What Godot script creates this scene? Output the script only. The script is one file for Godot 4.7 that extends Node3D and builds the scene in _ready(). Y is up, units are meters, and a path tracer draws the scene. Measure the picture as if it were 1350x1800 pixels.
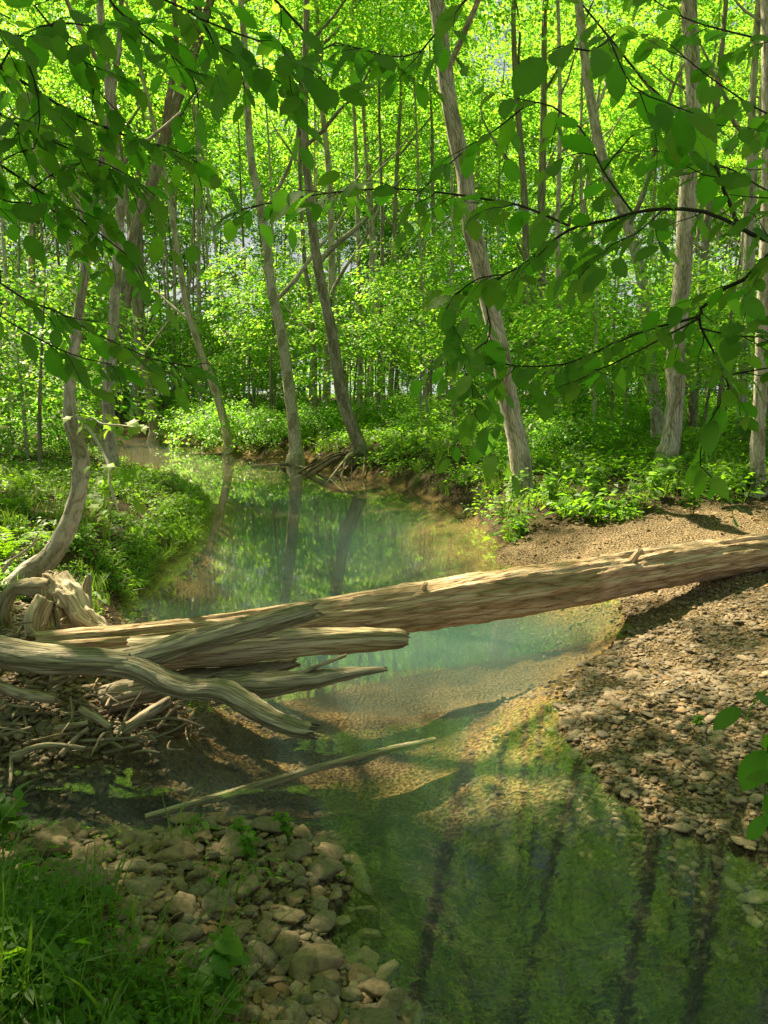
extends Node3D

var M := {}
var rng := RandomNumberGenerator.new()
var noise := FastNoiseLite.new()
var fine := FastNoiseLite.new()
var water_line := PackedVector2Array()
var used := {}
const TREES = [
	["bank_tree", "dark thick trunk leaning over the stream behind the bent pale sapling", [Vector3(-9.44,0.93,-25.00), Vector3(-9.19,2.01,-25.00), Vector3(-8.70,3.44,-25.00), Vector3(-8.07,5.36,-25.00), Vector3(-7.66,7.24,-25.00), Vector3(-7.17,8.41,-25.00), Vector3(-6.47,10.38,-25.00), Vector3(-5.81,11.98,-25.00)], 0.259, 0.146, 19.0, 0],
	["bank_tree", "pale straight trunk standing at the water's edge below the leaning dark tree", [Vector3(-5.47,0.63,-15.50), Vector3(-5.47,1.64,-15.50), Vector3(-5.47,2.20,-15.50), Vector3(-5.33,3.19,-15.50), Vector3(-5.18,4.48,-15.50), Vector3(-5.02,5.95,-15.50), Vector3(-5.07,6.56,-15.50), Vector3(-5.13,7.47,-15.50)], 0.120, 0.075, 19.0, 1],
	["bank_tree", "flared grey trunk beside the far bend of the stream", [Vector3(-10.34,0.29,-35.00), Vector3(-10.41,1.18,-35.00), Vector3(-10.50,2.37,-35.00), Vector3(-10.71,3.44,-35.00), Vector3(-10.91,5.41,-35.00), Vector3(-10.98,8.07,-35.00)], 0.227, 0.125, 20.0, 0],
	["bank_tree", "spotted pale trunk with a hollow root arching over the far water", [Vector3(-5.62,0.26,-28.00), Vector3(-5.72,1.04,-28.00), Vector3(-5.92,1.85,-28.00), Vector3(-6.10,2.49,-28.00), Vector3(-6.61,3.99,-28.00), Vector3(-6.99,5.55,-28.00), Vector3(-7.22,7.47,-28.00)], 0.163, 0.100, 18.0, 2],
	["bank_tree", "grey leaning trunk on exposed roots, paler than its leaning neighbour", [Vector3(-2.74,0.36,-24.00), Vector3(-2.87,2.02,-24.00), Vector3(-3.12,4.03,-24.00), Vector3(-3.40,5.37,-24.00), Vector3(-3.48,6.45,-24.00), Vector3(-3.74,8.12,-24.00), Vector3(-3.88,8.83,-24.00), Vector3(-3.96,10.21,-24.00)], 0.186, 0.101, 20.0, 1],
	["bank_tree", "brown slender trunk leaning from a dark tangle of roots in the water", [Vector3(-0.68,0.24,-21.50), Vector3(-1.14,2.07,-21.50), Vector3(-1.44,3.92,-21.50), Vector3(-1.66,4.94,-21.50), Vector3(-1.84,6.01,-21.50), Vector3(-2.01,7.78,-21.50), Vector3(-2.07,8.53,-21.50), Vector3(-2.06,10.07,-21.50), Vector3(-2.03,10.61,-21.50)], 0.181, 0.084, 19.0, 0],
	["forest_tree", "slim trunk standing close against a thicker pale trunk behind the leaning pair", [Vector3(-2.57,0.89,-30.00), Vector3(-2.64,2.02,-30.00), Vector3(-2.68,4.07,-30.00), Vector3(-2.80,5.91,-30.00), Vector3(-2.96,6.94,-30.00), Vector3(-3.08,9.65,-30.00)], 0.107, 0.078, 19.0, 0],
	["forest_tree", "pale sinuous trunk with a slim neighbour behind the leaning pair", [Vector3(-2.38,0.89,-31.00), Vector3(-2.28,2.01,-31.00), Vector3(-2.21,4.18,-31.00), Vector3(-2.06,5.48,-31.00), Vector3(-2.02,7.63,-31.00), Vector3(-2.10,10.52,-31.00), Vector3(-2.35,13.04,-31.00)], 0.171, 0.100, 20.0, 1],
	["forest_tree", "straight grey trunk just beyond the root tangle", [Vector3(-1.06,0.71,-33.00), Vector3(-1.01,2.00,-33.00), Vector3(-1.00,4.77,-33.00), Vector3(-1.03,7.13,-33.00), Vector3(-1.11,10.40,-33.00)], 0.118, 0.085, 20.0, 1],
	["forest_tree", "thin straight trunk between the root tangle and the footpath", [Vector3(-0.27,0.67,-34.00), Vector3(-0.25,1.99,-34.00), Vector3(-0.12,5.51,-34.00), Vector3(-0.07,8.46,-34.00), Vector3(-0.12,11.32,-34.00)], 0.099, 0.066, 19.0, 0],
	["forest_tree", "dark wavy trunk standing beyond the start of the footpath", [Vector3(0.32,1.90,-40.00), Vector3(0.38,1.96,-40.00), Vector3(0.54,6.10,-40.00), Vector3(0.62,8.88,-40.00), Vector3(0.53,10.80,-40.00), Vector3(0.69,14.25,-40.00)], 0.142, 0.091, 20.0, 0],
	["forest_tree", "dark straight trunk among bright leaves beyond the footpath bushes", [Vector3(2.41,2.19,-42.00), Vector3(2.49,3.69,-42.00), Vector3(2.62,6.06,-42.00), Vector3(2.58,10.10,-42.00), Vector3(2.49,13.47,-42.00)], 0.136, 0.095, 20.0, 0],
	["forest_tree", "thin pale trunk rising from the bright bush beside the footpath", [Vector3(2.34,0.97,-26.00), Vector3(2.29,2.04,-26.00), Vector3(2.18,6.10,-26.00), Vector3(2.21,7.62,-26.00), Vector3(2.12,9.52,-26.00)], 0.067, 0.042, 17.0, 1],
	["leaning_tree", "stout grey trunk leaning over the stream from the gravel bank", [Vector3(2.40,0.41,-13.40), Vector3(2.32,1.32,-13.40), Vector3(2.10,2.20,-13.40), Vector3(1.98,2.87,-13.40), Vector3(1.82,3.52,-13.40), Vector3(1.57,4.48,-13.40), Vector3(1.45,4.89,-13.40), Vector3(1.36,5.46,-13.40), Vector3(1.32,5.80,-13.40), Vector3(1.16,6.37,-13.40), Vector3(1.01,7.10,-13.40), Vector3(0.94,7.66,-13.40), Vector3(0.86,8.20,-13.40)], 0.174, 0.121, 19.0, 2],
	["bank_tree", "tall white furrowed trunk with a mossy dark foot on the gravel bank", [Vector3(5.19,0.41,-14.20), Vector3(5.26,1.37,-14.20), Vector3(5.29,2.20,-14.20), Vector3(5.26,2.82,-14.20), Vector3(5.28,3.83,-14.20), Vector3(5.30,4.45,-14.20), Vector3(5.30,6.01,-14.20), Vector3(5.33,6.66,-14.20), Vector3(5.32,7.26,-14.20), Vector3(5.19,8.29,-14.20)], 0.175, 0.124, 20.0, 2],
	["forest_tree", "grey curving trunk beside the tall white furrowed trunk", [Vector3(6.72,1.02,-19.00), Vector3(6.57,2.06,-19.00), Vector3(6.42,2.87,-19.00), Vector3(6.20,4.38,-19.00), Vector3(6.04,5.21,-19.00), Vector3(5.72,6.12,-19.00), Vector3(5.46,6.67,-19.00), Vector3(5.21,7.17,-19.00), Vector3(5.01,7.80,-19.00), Vector3(4.69,9.15,-19.00)], 0.148, 0.105, 19.0, 1],
	["bank_tree", "slim smooth trunk at the gravel edge by the log's far end", [Vector3(5.74,0.24,-11.80), Vector3(5.69,1.43,-11.80), Vector3(5.67,2.28,-11.80), Vector3(5.62,3.61,-11.80), Vector3(5.58,4.74,-11.80), Vector3(5.49,6.14,-11.80)], 0.103, 0.076, 17.0, 1],
	["forest_tree", "pale trunk just behind the slim smooth trunk by the log's end", [Vector3(9.16,0.74,-20.00), Vector3(9.14,2.34,-20.00), Vector3(9.07,4.84,-20.00), Vector3(9.01,6.90,-20.00), Vector3(8.92,8.87,-20.00)], 0.110, 0.084, 19.0, 2],
	["forest_tree", "grey trunk of a close pair behind the stout leaning tree", [Vector3(5.25,0.98,-28.00), Vector3(5.14,3.19,-28.00), Vector3(5.04,4.77,-28.00), Vector3(4.89,8.07,-28.00), Vector3(4.66,10.63,-28.00)], 0.154, 0.109, 20.0, 0],
	["forest_tree", "brown kinked trunk of a close pair behind the stout leaning tree", [Vector3(5.64,1.04,-29.00), Vector3(5.59,3.64,-29.00), Vector3(5.60,4.66,-29.00), Vector3(5.71,6.55,-29.00), Vector3(5.63,8.24,-29.00), Vector3(5.62,11.12,-29.00)], 0.169, 0.122, 20.0, 0],
	["forest_tree", "straight slender pale trunk between the stout leaning tree and white trunk", [Vector3(4.98,0.60,-22.00), Vector3(4.92,2.07,-22.00), Vector3(4.84,4.22,-22.00), Vector3(4.74,6.64,-22.00), Vector3(4.70,9.26,-22.00)], 0.078, 0.057, 18.0, 1],
	["forest_tree", "pale spotted trunk far beyond the slender pale trunk", [Vector3(8.73,0.96,-34.00), Vector3(8.52,4.92,-34.00), Vector3(8.39,8.37,-34.00), Vector3(8.16,11.77,-34.00)], 0.099, 0.066, 19.0, 2],
	["forest_tree", "crooked grey trunk on the fern-covered bank", [Vector3(-12.94,1.12,-27.00), Vector3(-12.89,2.00,-27.00), Vector3(-12.94,2.77,-27.00), Vector3(-12.98,3.54,-27.00), Vector3(-12.78,5.43,-27.00), Vector3(-12.74,7.64,-27.00)], 0.087, 0.061, 18.0, 1],
	["forest_tree", "wide dark trunk behind the flared grey trunk", [Vector3(-14.30,0.89,-45.00), Vector3(-14.24,2.19,-45.00), Vector3(-14.03,4.43,-45.00), Vector3(-13.75,8.21,-45.00)], 0.291, 0.219, 20.0, 0],
]
const LOG_A = [[Vector3(-2.472,0.411,-5.250), Vector3(-1.979,0.386,-5.450), Vector3(-1.283,0.385,-5.700), Vector3(-0.525,0.403,-6.000), Vector3(-0.164,0.401,-6.150), Vector3(0.313,0.407,-6.350), Vector3(1.150,0.416,-6.750), Vector3(1.731,0.424,-7.050), Vector3(2.371,0.445,-7.400), Vector3(3.297,0.460,-7.900), Vector3(4.255,0.466,-8.400), Vector3(5.425,0.473,-9.000)], [0.112, 0.121, 0.131, 0.153, 0.179, 0.199, 0.219, 0.217, 0.211, 0.199, 0.194, 0.196]]
const LOG_B = [[Vector3(-1.739,0.422,-5.100), Vector3(-1.269,0.450,-5.100), Vector3(-0.808,0.470,-5.150), Vector3(-0.457,0.478,-5.200), Vector3(-0.140,0.478,-5.250), Vector3(0.101,0.472,-5.280), Vector3(0.158,0.465,-5.290)], [0.117, 0.118, 0.109, 0.097, 0.085, 0.070, 0.045]]
const LIMB_C = [[Vector3(-3.036,0.576,-5.000), Vector3(-2.508,0.524,-4.850), Vector3(-2.096,0.506,-4.750), Vector3(-1.786,0.512,-4.700), Vector3(-1.592,0.508,-4.680)], [0.114, 0.103, 0.096, 0.086, 0.071]]
const LIMB_UP = [[Vector3(-1.786,0.512,-4.700), Vector3(-1.538,0.535,-4.720), Vector3(-1.266,0.603,-4.800), Vector3(-0.953,0.659,-4.900), Vector3(-0.666,0.702,-5.000), Vector3(-0.473,0.740,-5.060)], [0.066, 0.075, 0.079, 0.075, 0.066, 0.056]]
const LIMB_DOWN = [[Vector3(-1.786,0.501,-4.700), Vector3(-1.558,0.482,-4.660), Vector3(-1.371,0.411,-4.620), Vector3(-1.202,0.375,-4.580), Vector3(-1.012,0.395,-4.520), Vector3(-0.867,0.342,-4.480), Vector3(-0.683,0.267,-4.400), Vector3(-0.521,0.238,-4.320), Vector3(-0.420,0.235,-4.280)], [0.070, 0.079, 0.074, 0.067, 0.066, 0.071, 0.061, 0.054, 0.042]]
const DARK_LOG = [[Vector3(-1.896,0.155,-4.950), Vector3(-1.343,0.236,-5.050), Vector3(-0.971,0.260,-5.150), Vector3(-0.625,0.306,-5.250)], [0.098, 0.088, 0.068, 0.033]]
const MOSSY_LIMB = [[Vector3(-1.138,0.236,-5.000), Vector3(-0.783,0.267,-4.950), Vector3(-0.477,0.295,-4.950), Vector3(-0.250,0.320,-5.000), Vector3(0.019,0.334,-5.050)], [0.081, 0.087, 0.063, 0.039, 0.016]]
const STICK_1 = [[Vector3(-0.737,0.275,-4.900), Vector3(-0.514,0.363,-4.950), Vector3(-0.257,0.449,-5.000)], [0.018, 0.016, 0.012]]
const STICK_2 = [[Vector3(-1.648,0.092,-4.600), Vector3(-1.497,0.184,-4.650), Vector3(-1.364,0.258,-4.700)], [0.035, 0.037, 0.031]]
const STICK_3 = [[Vector3(-1.907,0.243,-4.600), Vector3(-1.784,0.201,-4.550), Vector3(-1.681,0.164,-4.500)], [0.020, 0.027, 0.019]]
const STICK_4 = [[Vector3(-1.941,0.045,-4.350), Vector3(-1.892,0.106,-4.450), Vector3(-1.821,0.157,-4.500)], [0.017, 0.016, 0.012]]
const STICK_5 = [[Vector3(-2.031,0.157,-4.500), Vector3(-1.908,0.175,-4.500), Vector3(-1.819,0.194,-4.500)], [0.016, 0.019, 0.014]]
const STICK_6 = [[Vector3(-1.564,0.069,-4.450), Vector3(-1.350,0.120,-4.500), Vector3(-1.207,0.194,-4.500)], [0.006, 0.009, 0.006]]
const STICK_7 = [[Vector3(-2.572,0.334,-4.800), Vector3(-2.306,0.296,-4.700), Vector3(-2.068,0.286,-4.650)], [0.032, 0.037, 0.028]]
const STICK_8 = [[Vector3(-2.205,0.069,-4.300), Vector3(-2.022,0.117,-4.350), Vector3(-1.785,0.099,-4.350)], [0.023, 0.019, 0.009]]
const SAPLING = [[Vector3(-3.418,0.379,-6.950), Vector3(-3.287,0.530,-6.950), Vector3(-3.082,0.685,-6.950), Vector3(-2.892,0.977,-6.950), Vector3(-2.774,1.291,-6.950), Vector3(-2.727,1.565,-6.950), Vector3(-2.755,1.769,-6.950), Vector3(-2.800,1.947,-6.950), Vector3(-2.798,2.148,-6.950), Vector3(-2.746,2.496,-6.950), Vector3(-2.695,2.765,-6.950), Vector3(-2.618,3.127,-6.950), Vector3(-2.554,3.460,-6.950), Vector3(-2.450,3.834,-6.950), Vector3(-2.405,4.111,-6.950), Vector3(-2.296,4.609,-6.950), Vector3(-2.196,5.139,-6.950)], [0.149, 0.116, 0.097, 0.084, 0.072, 0.074, 0.066, 0.061, 0.052, 0.050, 0.044, 0.039, 0.039, 0.033, 0.031, 0.026, 0.020]]
const TWIG_WHITE = [[Vector3(-2.732,1.999,-6.900), Vector3(-2.560,1.907,-6.700), Vector3(-2.415,1.770,-6.550), Vector3(-2.289,1.615,-6.400), Vector3(-2.247,1.475,-6.300), Vector3(-2.204,1.359,-6.250), Vector3(-2.156,1.240,-6.200)], [0.014, 0.016, 0.015, 0.015, 0.012, 0.012, 0.007]]
const TWIG_BACK = [[Vector3(-2.789,1.795,-6.950), Vector3(-2.691,1.924,-6.900), Vector3(-2.559,1.977,-6.800), Vector3(-2.427,1.932,-6.700), Vector3(-2.222,1.921,-6.600), Vector3(-2.047,1.907,-6.500)], [0.014, 0.014, 0.011, 0.008, 0.008, 0.005]]
const TWIG_BARE = [[Vector3(-3.332,0.650,-6.600), Vector3(-3.250,0.751,-6.600), Vector3(-3.068,0.878,-6.600), Vector3(-2.995,1.004,-6.600)], [0.017, 0.014, 0.011, 0.005]]
const STUMP_BODY = [[Vector3(-2.554,0.227,-6.000), Vector3(-2.589,0.393,-6.000), Vector3(-2.623,0.581,-6.000), Vector3(-2.650,0.707,-6.020), Vector3(-2.716,0.732,-6.050)], [0.256, 0.205, 0.161, 0.092, 0.037]]
const STUMP_ROOT1 = [[Vector3(-2.629,0.698,-6.000), Vector3(-2.458,0.608,-5.900), Vector3(-2.316,0.476,-5.800), Vector3(-2.149,0.378,-5.750)], [0.099, 0.107, 0.086, 0.038]]
const STUMP_ROOT2 = [[Vector3(-2.631,0.687,-5.950), Vector3(-2.789,0.678,-5.950), Vector3(-2.950,0.647,-6.000), Vector3(-3.052,0.487,-6.000), Vector3(-3.047,0.251,-6.000)], [0.064, 0.069, 0.056, 0.066, 0.052]]
const STUMP_ROOT3 = [[Vector3(-2.637,0.622,-5.850), Vector3(-2.691,0.476,-5.800), Vector3(-2.694,0.309,-5.750)], [0.073, 0.083, 0.063]]
const OLD_POST = [[Vector3(-2.644,0.342,-6.600), Vector3(-2.610,0.496,-6.600), Vector3(-2.584,0.614,-6.600)], [0.059, 0.048, 0.024]]
const SUNKEN_POLE = [[Vector3(-1.301,-0.085,-3.906), Vector3(-1.043,-0.085,-4.060), Vector3(-0.781,-0.085,-4.219), Vector3(-0.403,-0.085,-4.461), Vector3(0.018,-0.085,-4.706), Vector3(0.341,-0.085,-4.856)], [0.017, 0.023, 0.025, 0.024, 0.021, 0.016]]
const BOUGH_R = [
	[[Vector3(0.862,2.460,-1.550), Vector3(0.748,2.493,-1.570), Vector3(0.700,2.522,-1.590), Vector3(0.692,2.561,-1.610), Vector3(0.681,2.599,-1.630), Vector3(0.675,2.643,-1.650), Vector3(0.641,2.703,-1.670), Vector3(0.588,2.775,-1.690), Vector3(0.529,2.842,-1.710), Vector3(0.465,2.926,-1.730), Vector3(0.414,2.995,-1.750)], 0.0051, 0.0019, 1.00],
	[[Vector3(0.696,2.520,-1.580), Vector3(0.636,2.555,-1.610), Vector3(0.565,2.567,-1.640), Vector3(0.512,2.565,-1.670), Vector3(0.476,2.558,-1.700), Vector3(0.417,2.552,-1.730), Vector3(0.381,2.536,-1.760), Vector3(0.345,2.508,-1.790), Vector3(0.319,2.488,-1.820), Vector3(0.281,2.470,-1.850), Vector3(0.260,2.457,-1.880), Vector3(0.244,2.413,-1.910), Vector3(0.260,2.365,-1.940), Vector3(0.257,2.326,-1.970), Vector3(0.231,2.292,-2.000)], 0.0041, 0.0015, 1.25],
	[[Vector3(0.412,2.567,-1.800), Vector3(0.316,2.618,-1.844), Vector3(0.259,2.640,-1.887), Vector3(0.160,2.666,-1.931), Vector3(0.035,2.688,-1.975), Vector3(-0.078,2.695,-2.019), Vector3(-0.195,2.692,-2.062), Vector3(-0.365,2.671,-2.106), Vector3(-0.402,2.658,-2.150)], 0.0030, 0.0016, 1.00],
	[[Vector3(0.521,2.574,-1.700), Vector3(0.465,2.665,-1.733), Vector3(0.421,2.761,-1.767), Vector3(0.334,2.824,-1.800), Vector3(0.254,2.782,-1.833), Vector3(0.169,2.732,-1.867), Vector3(0.073,2.653,-1.900)], 0.0025, 0.0014, 1.10],
	[[Vector3(0.864,2.501,-1.600), Vector3(0.768,2.459,-1.636), Vector3(0.758,2.436,-1.673), Vector3(0.730,2.420,-1.709), Vector3(0.725,2.403,-1.745), Vector3(0.710,2.386,-1.782), Vector3(0.719,2.371,-1.818), Vector3(0.614,2.344,-1.855), Vector3(0.525,2.303,-1.891), Vector3(0.439,2.268,-1.927), Vector3(0.330,2.265,-1.964), Vector3(0.267,2.282,-2.000)], 0.0053, 0.0015, 1.00],
	[[Vector3(0.694,2.361,-1.750), Vector3(0.621,2.315,-1.800), Vector3(0.529,2.262,-1.850), Vector3(0.509,2.254,-1.900)], 0.0026, 0.0014, 1.20],
	[[Vector3(0.695,2.364,-1.750), Vector3(0.705,2.341,-1.762), Vector3(0.738,2.297,-1.775), Vector3(0.761,2.266,-1.788), Vector3(0.785,2.238,-1.800), Vector3(0.797,2.209,-1.812), Vector3(0.793,2.189,-1.825), Vector3(0.755,2.093,-1.838), Vector3(0.760,2.024,-1.850)], 0.0032, 0.0014, 1.20],
	[[Vector3(0.785,2.238,-1.800), Vector3(0.817,2.247,-1.750), Vector3(0.879,2.260,-1.700)], 0.0026, 0.0013, 1.40],
	[[Vector3(0.763,2.543,-1.500), Vector3(0.732,2.591,-1.575), Vector3(0.707,2.643,-1.650), Vector3(0.666,2.686,-1.725), Vector3(0.632,2.719,-1.800)], 0.0022, 0.0013, 1.50],
	[[Vector3(0.700,2.340,-1.750), Vector3(0.752,2.320,-1.700), Vector3(0.801,2.315,-1.650), Vector3(0.834,2.319,-1.600)], 0.0026, 0.0012, 1.60],
	[[Vector3(0.979,2.797,-1.900), Vector3(0.887,2.869,-1.967), Vector3(0.786,2.970,-2.033), Vector3(0.722,3.062,-2.100)], 0.0028, 0.0015, 1.00],
	[[Vector3(0.987,3.021,-2.000), Vector3(0.878,3.074,-2.067), Vector3(0.759,3.142,-2.133), Vector3(0.660,3.240,-2.200)], 0.0029, 0.0016, 1.20],
	[[Vector3(0.673,1.909,-1.050), Vector3(0.625,1.867,-1.050), Vector3(0.590,1.809,-1.050), Vector3(0.579,1.740,-1.050)], 0.0015, 0.0008, 1.00],
	[[Vector3(0.399,2.813,-1.450), Vector3(0.357,2.779,-1.433), Vector3(0.304,2.781,-1.417), Vector3(0.272,2.761,-1.400)], 0.0021, 0.0010, 1.30],
	[[Vector3(0.403,2.830,-1.500), Vector3(0.448,2.749,-1.500), Vector3(0.511,2.720,-1.500), Vector3(0.564,2.701,-1.500)], 0.0017, 0.0011, 1.60],
	[[Vector3(0.443,2.643,-1.650), Vector3(0.492,2.703,-1.633), Vector3(0.542,2.718,-1.617), Vector3(0.613,2.718,-1.600)], 0.0018, 0.0012, 1.50],
	[[Vector3(0.242,2.996,-1.600), Vector3(0.170,2.958,-1.625), Vector3(0.117,2.918,-1.650), Vector3(0.074,2.877,-1.675), Vector3(0.029,2.876,-1.700)], 0.0029, 0.0013, 0.90],
	[[Vector3(0.274,2.462,-1.800), Vector3(0.210,2.451,-1.788), Vector3(0.158,2.412,-1.775), Vector3(0.133,2.362,-1.762), Vector3(0.157,2.312,-1.750)], 0.0020, 0.0013, 1.60],
	[[Vector3(0.241,2.318,-1.850), Vector3(0.206,2.291,-1.838), Vector3(0.185,2.252,-1.825), Vector3(0.217,2.199,-1.812), Vector3(0.210,2.148,-1.800)], 0.0020, 0.0013, 1.60],
	[[Vector3(0.551,2.558,-1.600), Vector3(0.497,2.509,-1.583), Vector3(0.443,2.484,-1.567), Vector3(0.412,2.449,-1.550)], 0.0018, 0.0011, 1.50],
]
const BOUGH_L = [
	[[Vector3(-0.885,2.908,-1.700), Vector3(-0.800,2.869,-1.733), Vector3(-0.757,2.846,-1.767), Vector3(-0.677,2.801,-1.800), Vector3(-0.565,2.761,-1.833), Vector3(-0.499,2.752,-1.867), Vector3(-0.436,2.737,-1.900)], 0.0038, 0.0014, 1.30],
	[[Vector3(-0.510,2.996,-1.600), Vector3(-0.444,2.958,-1.625), Vector3(-0.363,2.929,-1.650), Vector3(-0.342,2.892,-1.675), Vector3(-0.313,2.871,-1.700), Vector3(-0.265,2.864,-1.725), Vector3(-0.210,2.840,-1.750)], 0.0029, 0.0013, 1.40],
	[[Vector3(-0.886,2.474,-1.700), Vector3(-0.834,2.435,-1.736), Vector3(-0.791,2.400,-1.771), Vector3(-0.744,2.382,-1.807), Vector3(-0.676,2.337,-1.843), Vector3(-0.609,2.304,-1.879), Vector3(-0.560,2.279,-1.914), Vector3(-0.473,2.262,-1.950)], 0.0031, 0.0014, 1.05],
	[[Vector3(-0.865,2.409,-1.650), Vector3(-0.812,2.360,-1.680), Vector3(-0.780,2.333,-1.710), Vector3(-0.721,2.296,-1.740), Vector3(-0.671,2.275,-1.770), Vector3(-0.625,2.264,-1.800)], 0.0024, 0.0013, 1.15],
	[[Vector3(-0.816,2.671,-1.600), Vector3(-0.775,2.654,-1.650), Vector3(-0.731,2.622,-1.700), Vector3(-0.682,2.588,-1.750), Vector3(-0.629,2.545,-1.800), Vector3(-0.571,2.498,-1.850)], 0.0029, 0.0014, 1.20],
	[[Vector3(-0.703,3.020,-1.650), Vector3(-0.696,2.961,-1.675), Vector3(-0.653,2.913,-1.700), Vector3(-0.619,2.875,-1.725), Vector3(-0.595,2.818,-1.750)], 0.0030, 0.0013, 1.40],
	[[Vector3(-0.274,2.996,-1.600), Vector3(-0.215,2.955,-1.630), Vector3(-0.163,2.912,-1.660), Vector3(-0.132,2.883,-1.690), Vector3(-0.100,2.911,-1.720), Vector3(-0.042,2.907,-1.750)], 0.0029, 0.0013, 1.30],
	[[Vector3(-0.782,2.767,-1.550), Vector3(-0.735,2.727,-1.580), Vector3(-0.685,2.701,-1.610), Vector3(-0.632,2.683,-1.640), Vector3(-0.564,2.659,-1.670), Vector3(-0.528,2.645,-1.700)], 0.0029, 0.0013, 1.40],
	[[Vector3(-0.622,3.045,-1.700), Vector3(-0.552,2.981,-1.720), Vector3(-0.503,2.936,-1.740), Vector3(-0.450,2.905,-1.760), Vector3(-0.409,2.863,-1.780), Vector3(-0.403,2.812,-1.800)], 0.0031, 0.0013, 1.50],
	[[Vector3(-0.738,2.818,-1.600), Vector3(-0.701,2.887,-1.625), Vector3(-0.632,2.918,-1.650), Vector3(-0.551,2.919,-1.675), Vector3(-0.478,2.940,-1.700)], 0.0024, 0.0013, 1.50],
	[[Vector3(-0.401,2.952,-1.550), Vector3(-0.365,2.900,-1.562), Vector3(-0.273,2.866,-1.575), Vector3(-0.211,2.851,-1.588), Vector3(-0.180,2.836,-1.600)], 0.0023, 0.0012, 1.40],
	[[Vector3(-0.887,2.635,-1.750), Vector3(-0.815,2.611,-1.775), Vector3(-0.751,2.611,-1.800), Vector3(-0.713,2.574,-1.825), Vector3(-0.686,2.548,-1.850)], 0.0026, 0.0014, 1.20],
	[[Vector3(-0.731,2.622,-1.700), Vector3(-0.681,2.656,-1.700), Vector3(-0.621,2.673,-1.700), Vector3(-0.563,2.656,-1.700)], 0.0019, 0.0013, 1.40],
	[[Vector3(-0.726,2.872,-1.500), Vector3(-0.670,2.826,-1.525), Vector3(-0.653,2.777,-1.550), Vector3(-0.658,2.715,-1.575), Vector3(-0.683,2.671,-1.600)], 0.0022, 0.0012, 1.40],
]
const WATER = [Vector2(-14.91,-38.72), Vector2(-8.17,-24.08), Vector2(-5.21,-18.75), Vector2(-3.39,-14.71), Vector2(-3.02,-11.89), Vector2(-2.92,-9.37), Vector2(-2.82,-7.93), Vector2(-2.50,-7.12), Vector2(-2.01,-6.31), Vector2(-1.50,-5.66), Vector2(-1.46,-5.03), Vector2(-1.62,-4.68), Vector2(-1.88,-4.40), Vector2(-2.29,-4.33), Vector2(-2.78,-4.30), Vector2(-7.00,-4.40), Vector2(-7.00,-3.90), Vector2(-2.45,-3.74), Vector2(-1.98,-3.69), Vector2(-1.75,-3.58), Vector2(-1.39,-3.53), Vector2(-1.08,-3.63), Vector2(-0.76,-3.74), Vector2(-0.45,-3.66), Vector2(-0.27,-3.44), Vector2(-0.21,-3.10), Vector2(-0.21,-2.85), Vector2(-0.08,-2.63), Vector2(0.01,-2.42), Vector2(0.08,-2.09), Vector2(0.20,-1.40), Vector2(0.90,-0.40), Vector2(2.20,0.60), Vector2(4.50,1.20), Vector2(4.60,-0.60), Vector2(3.00,-2.20), Vector2(2.20,-2.80), Vector2(1.73,-3.18), Vector2(1.70,-3.39), Vector2(1.48,-3.69), Vector2(1.30,-3.97), Vector2(1.21,-4.23), Vector2(1.19,-4.84), Vector2(1.23,-5.12), Vector2(1.39,-5.54), Vector2(1.86,-6.31), Vector2(2.39,-7.12), Vector2(2.50,-8.15), Vector2(1.83,-9.52), Vector2(1.47,-10.02), Vector2(1.69,-10.98), Vector2(1.59,-12.95), Vector2(1.28,-14.94), Vector2(0.59,-17.63), Vector2(0.21,-18.75), Vector2(-1.19,-21.47), Vector2(-2.87,-25.09), Vector2(-5.81,-28.71), Vector2(-10.39,-37.74), Vector2(-13.50,-42.50), Vector2(-26.00,-46.00), Vector2(-27.00,-42.00), Vector2(-20.00,-41.00)]

const BANKS = [  # x, z, bank height, bank width
	[3.0, -5.0, 0.40, 2.6], [2.4, -3.2, 0.35, 1.6], [3.5, -8.0, 0.45, 2.0], [2.3, -10.4, 0.55, 1.3], [2.1, -12.5, 0.65, 0.9], [1.8, -15.0, 0.75, 0.7], [0.8, -19.5, 0.75, 0.55], [-2.0, -24.5, 0.65, 0.45], [-6.0, -30.0, 0.7, 0.6], [-12.0, -40.0, 0.6, 0.6],
	[-3.6, -9.0, 0.62, 0.5], [-3.4, -12.0, 0.6, 0.28], [-4.2, -15.0, 0.42, 0.3], [-6.5, -19.0, 0.28, 0.5], [-10.0, -25.0, 0.3, 0.5], [-16.0, -38.0, 0.6, 0.5],
	[-3.2, -7.2, 0.5, 0.8], [-2.2, -5.8, 0.28, 0.7], [-2.4, -4.7, 0.2, 0.5], [-0.8, -3.2, 0.10, 0.5], [-0.5, -2.7, 0.14, 0.5], [-1.6, -2.9, 0.22, 0.7], [-1.4, -2.0, 0.42, 0.9], [0.0, -0.5, 0.6, 0.9], [4.0, 0.0, 0.5, 1.0],
]
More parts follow.
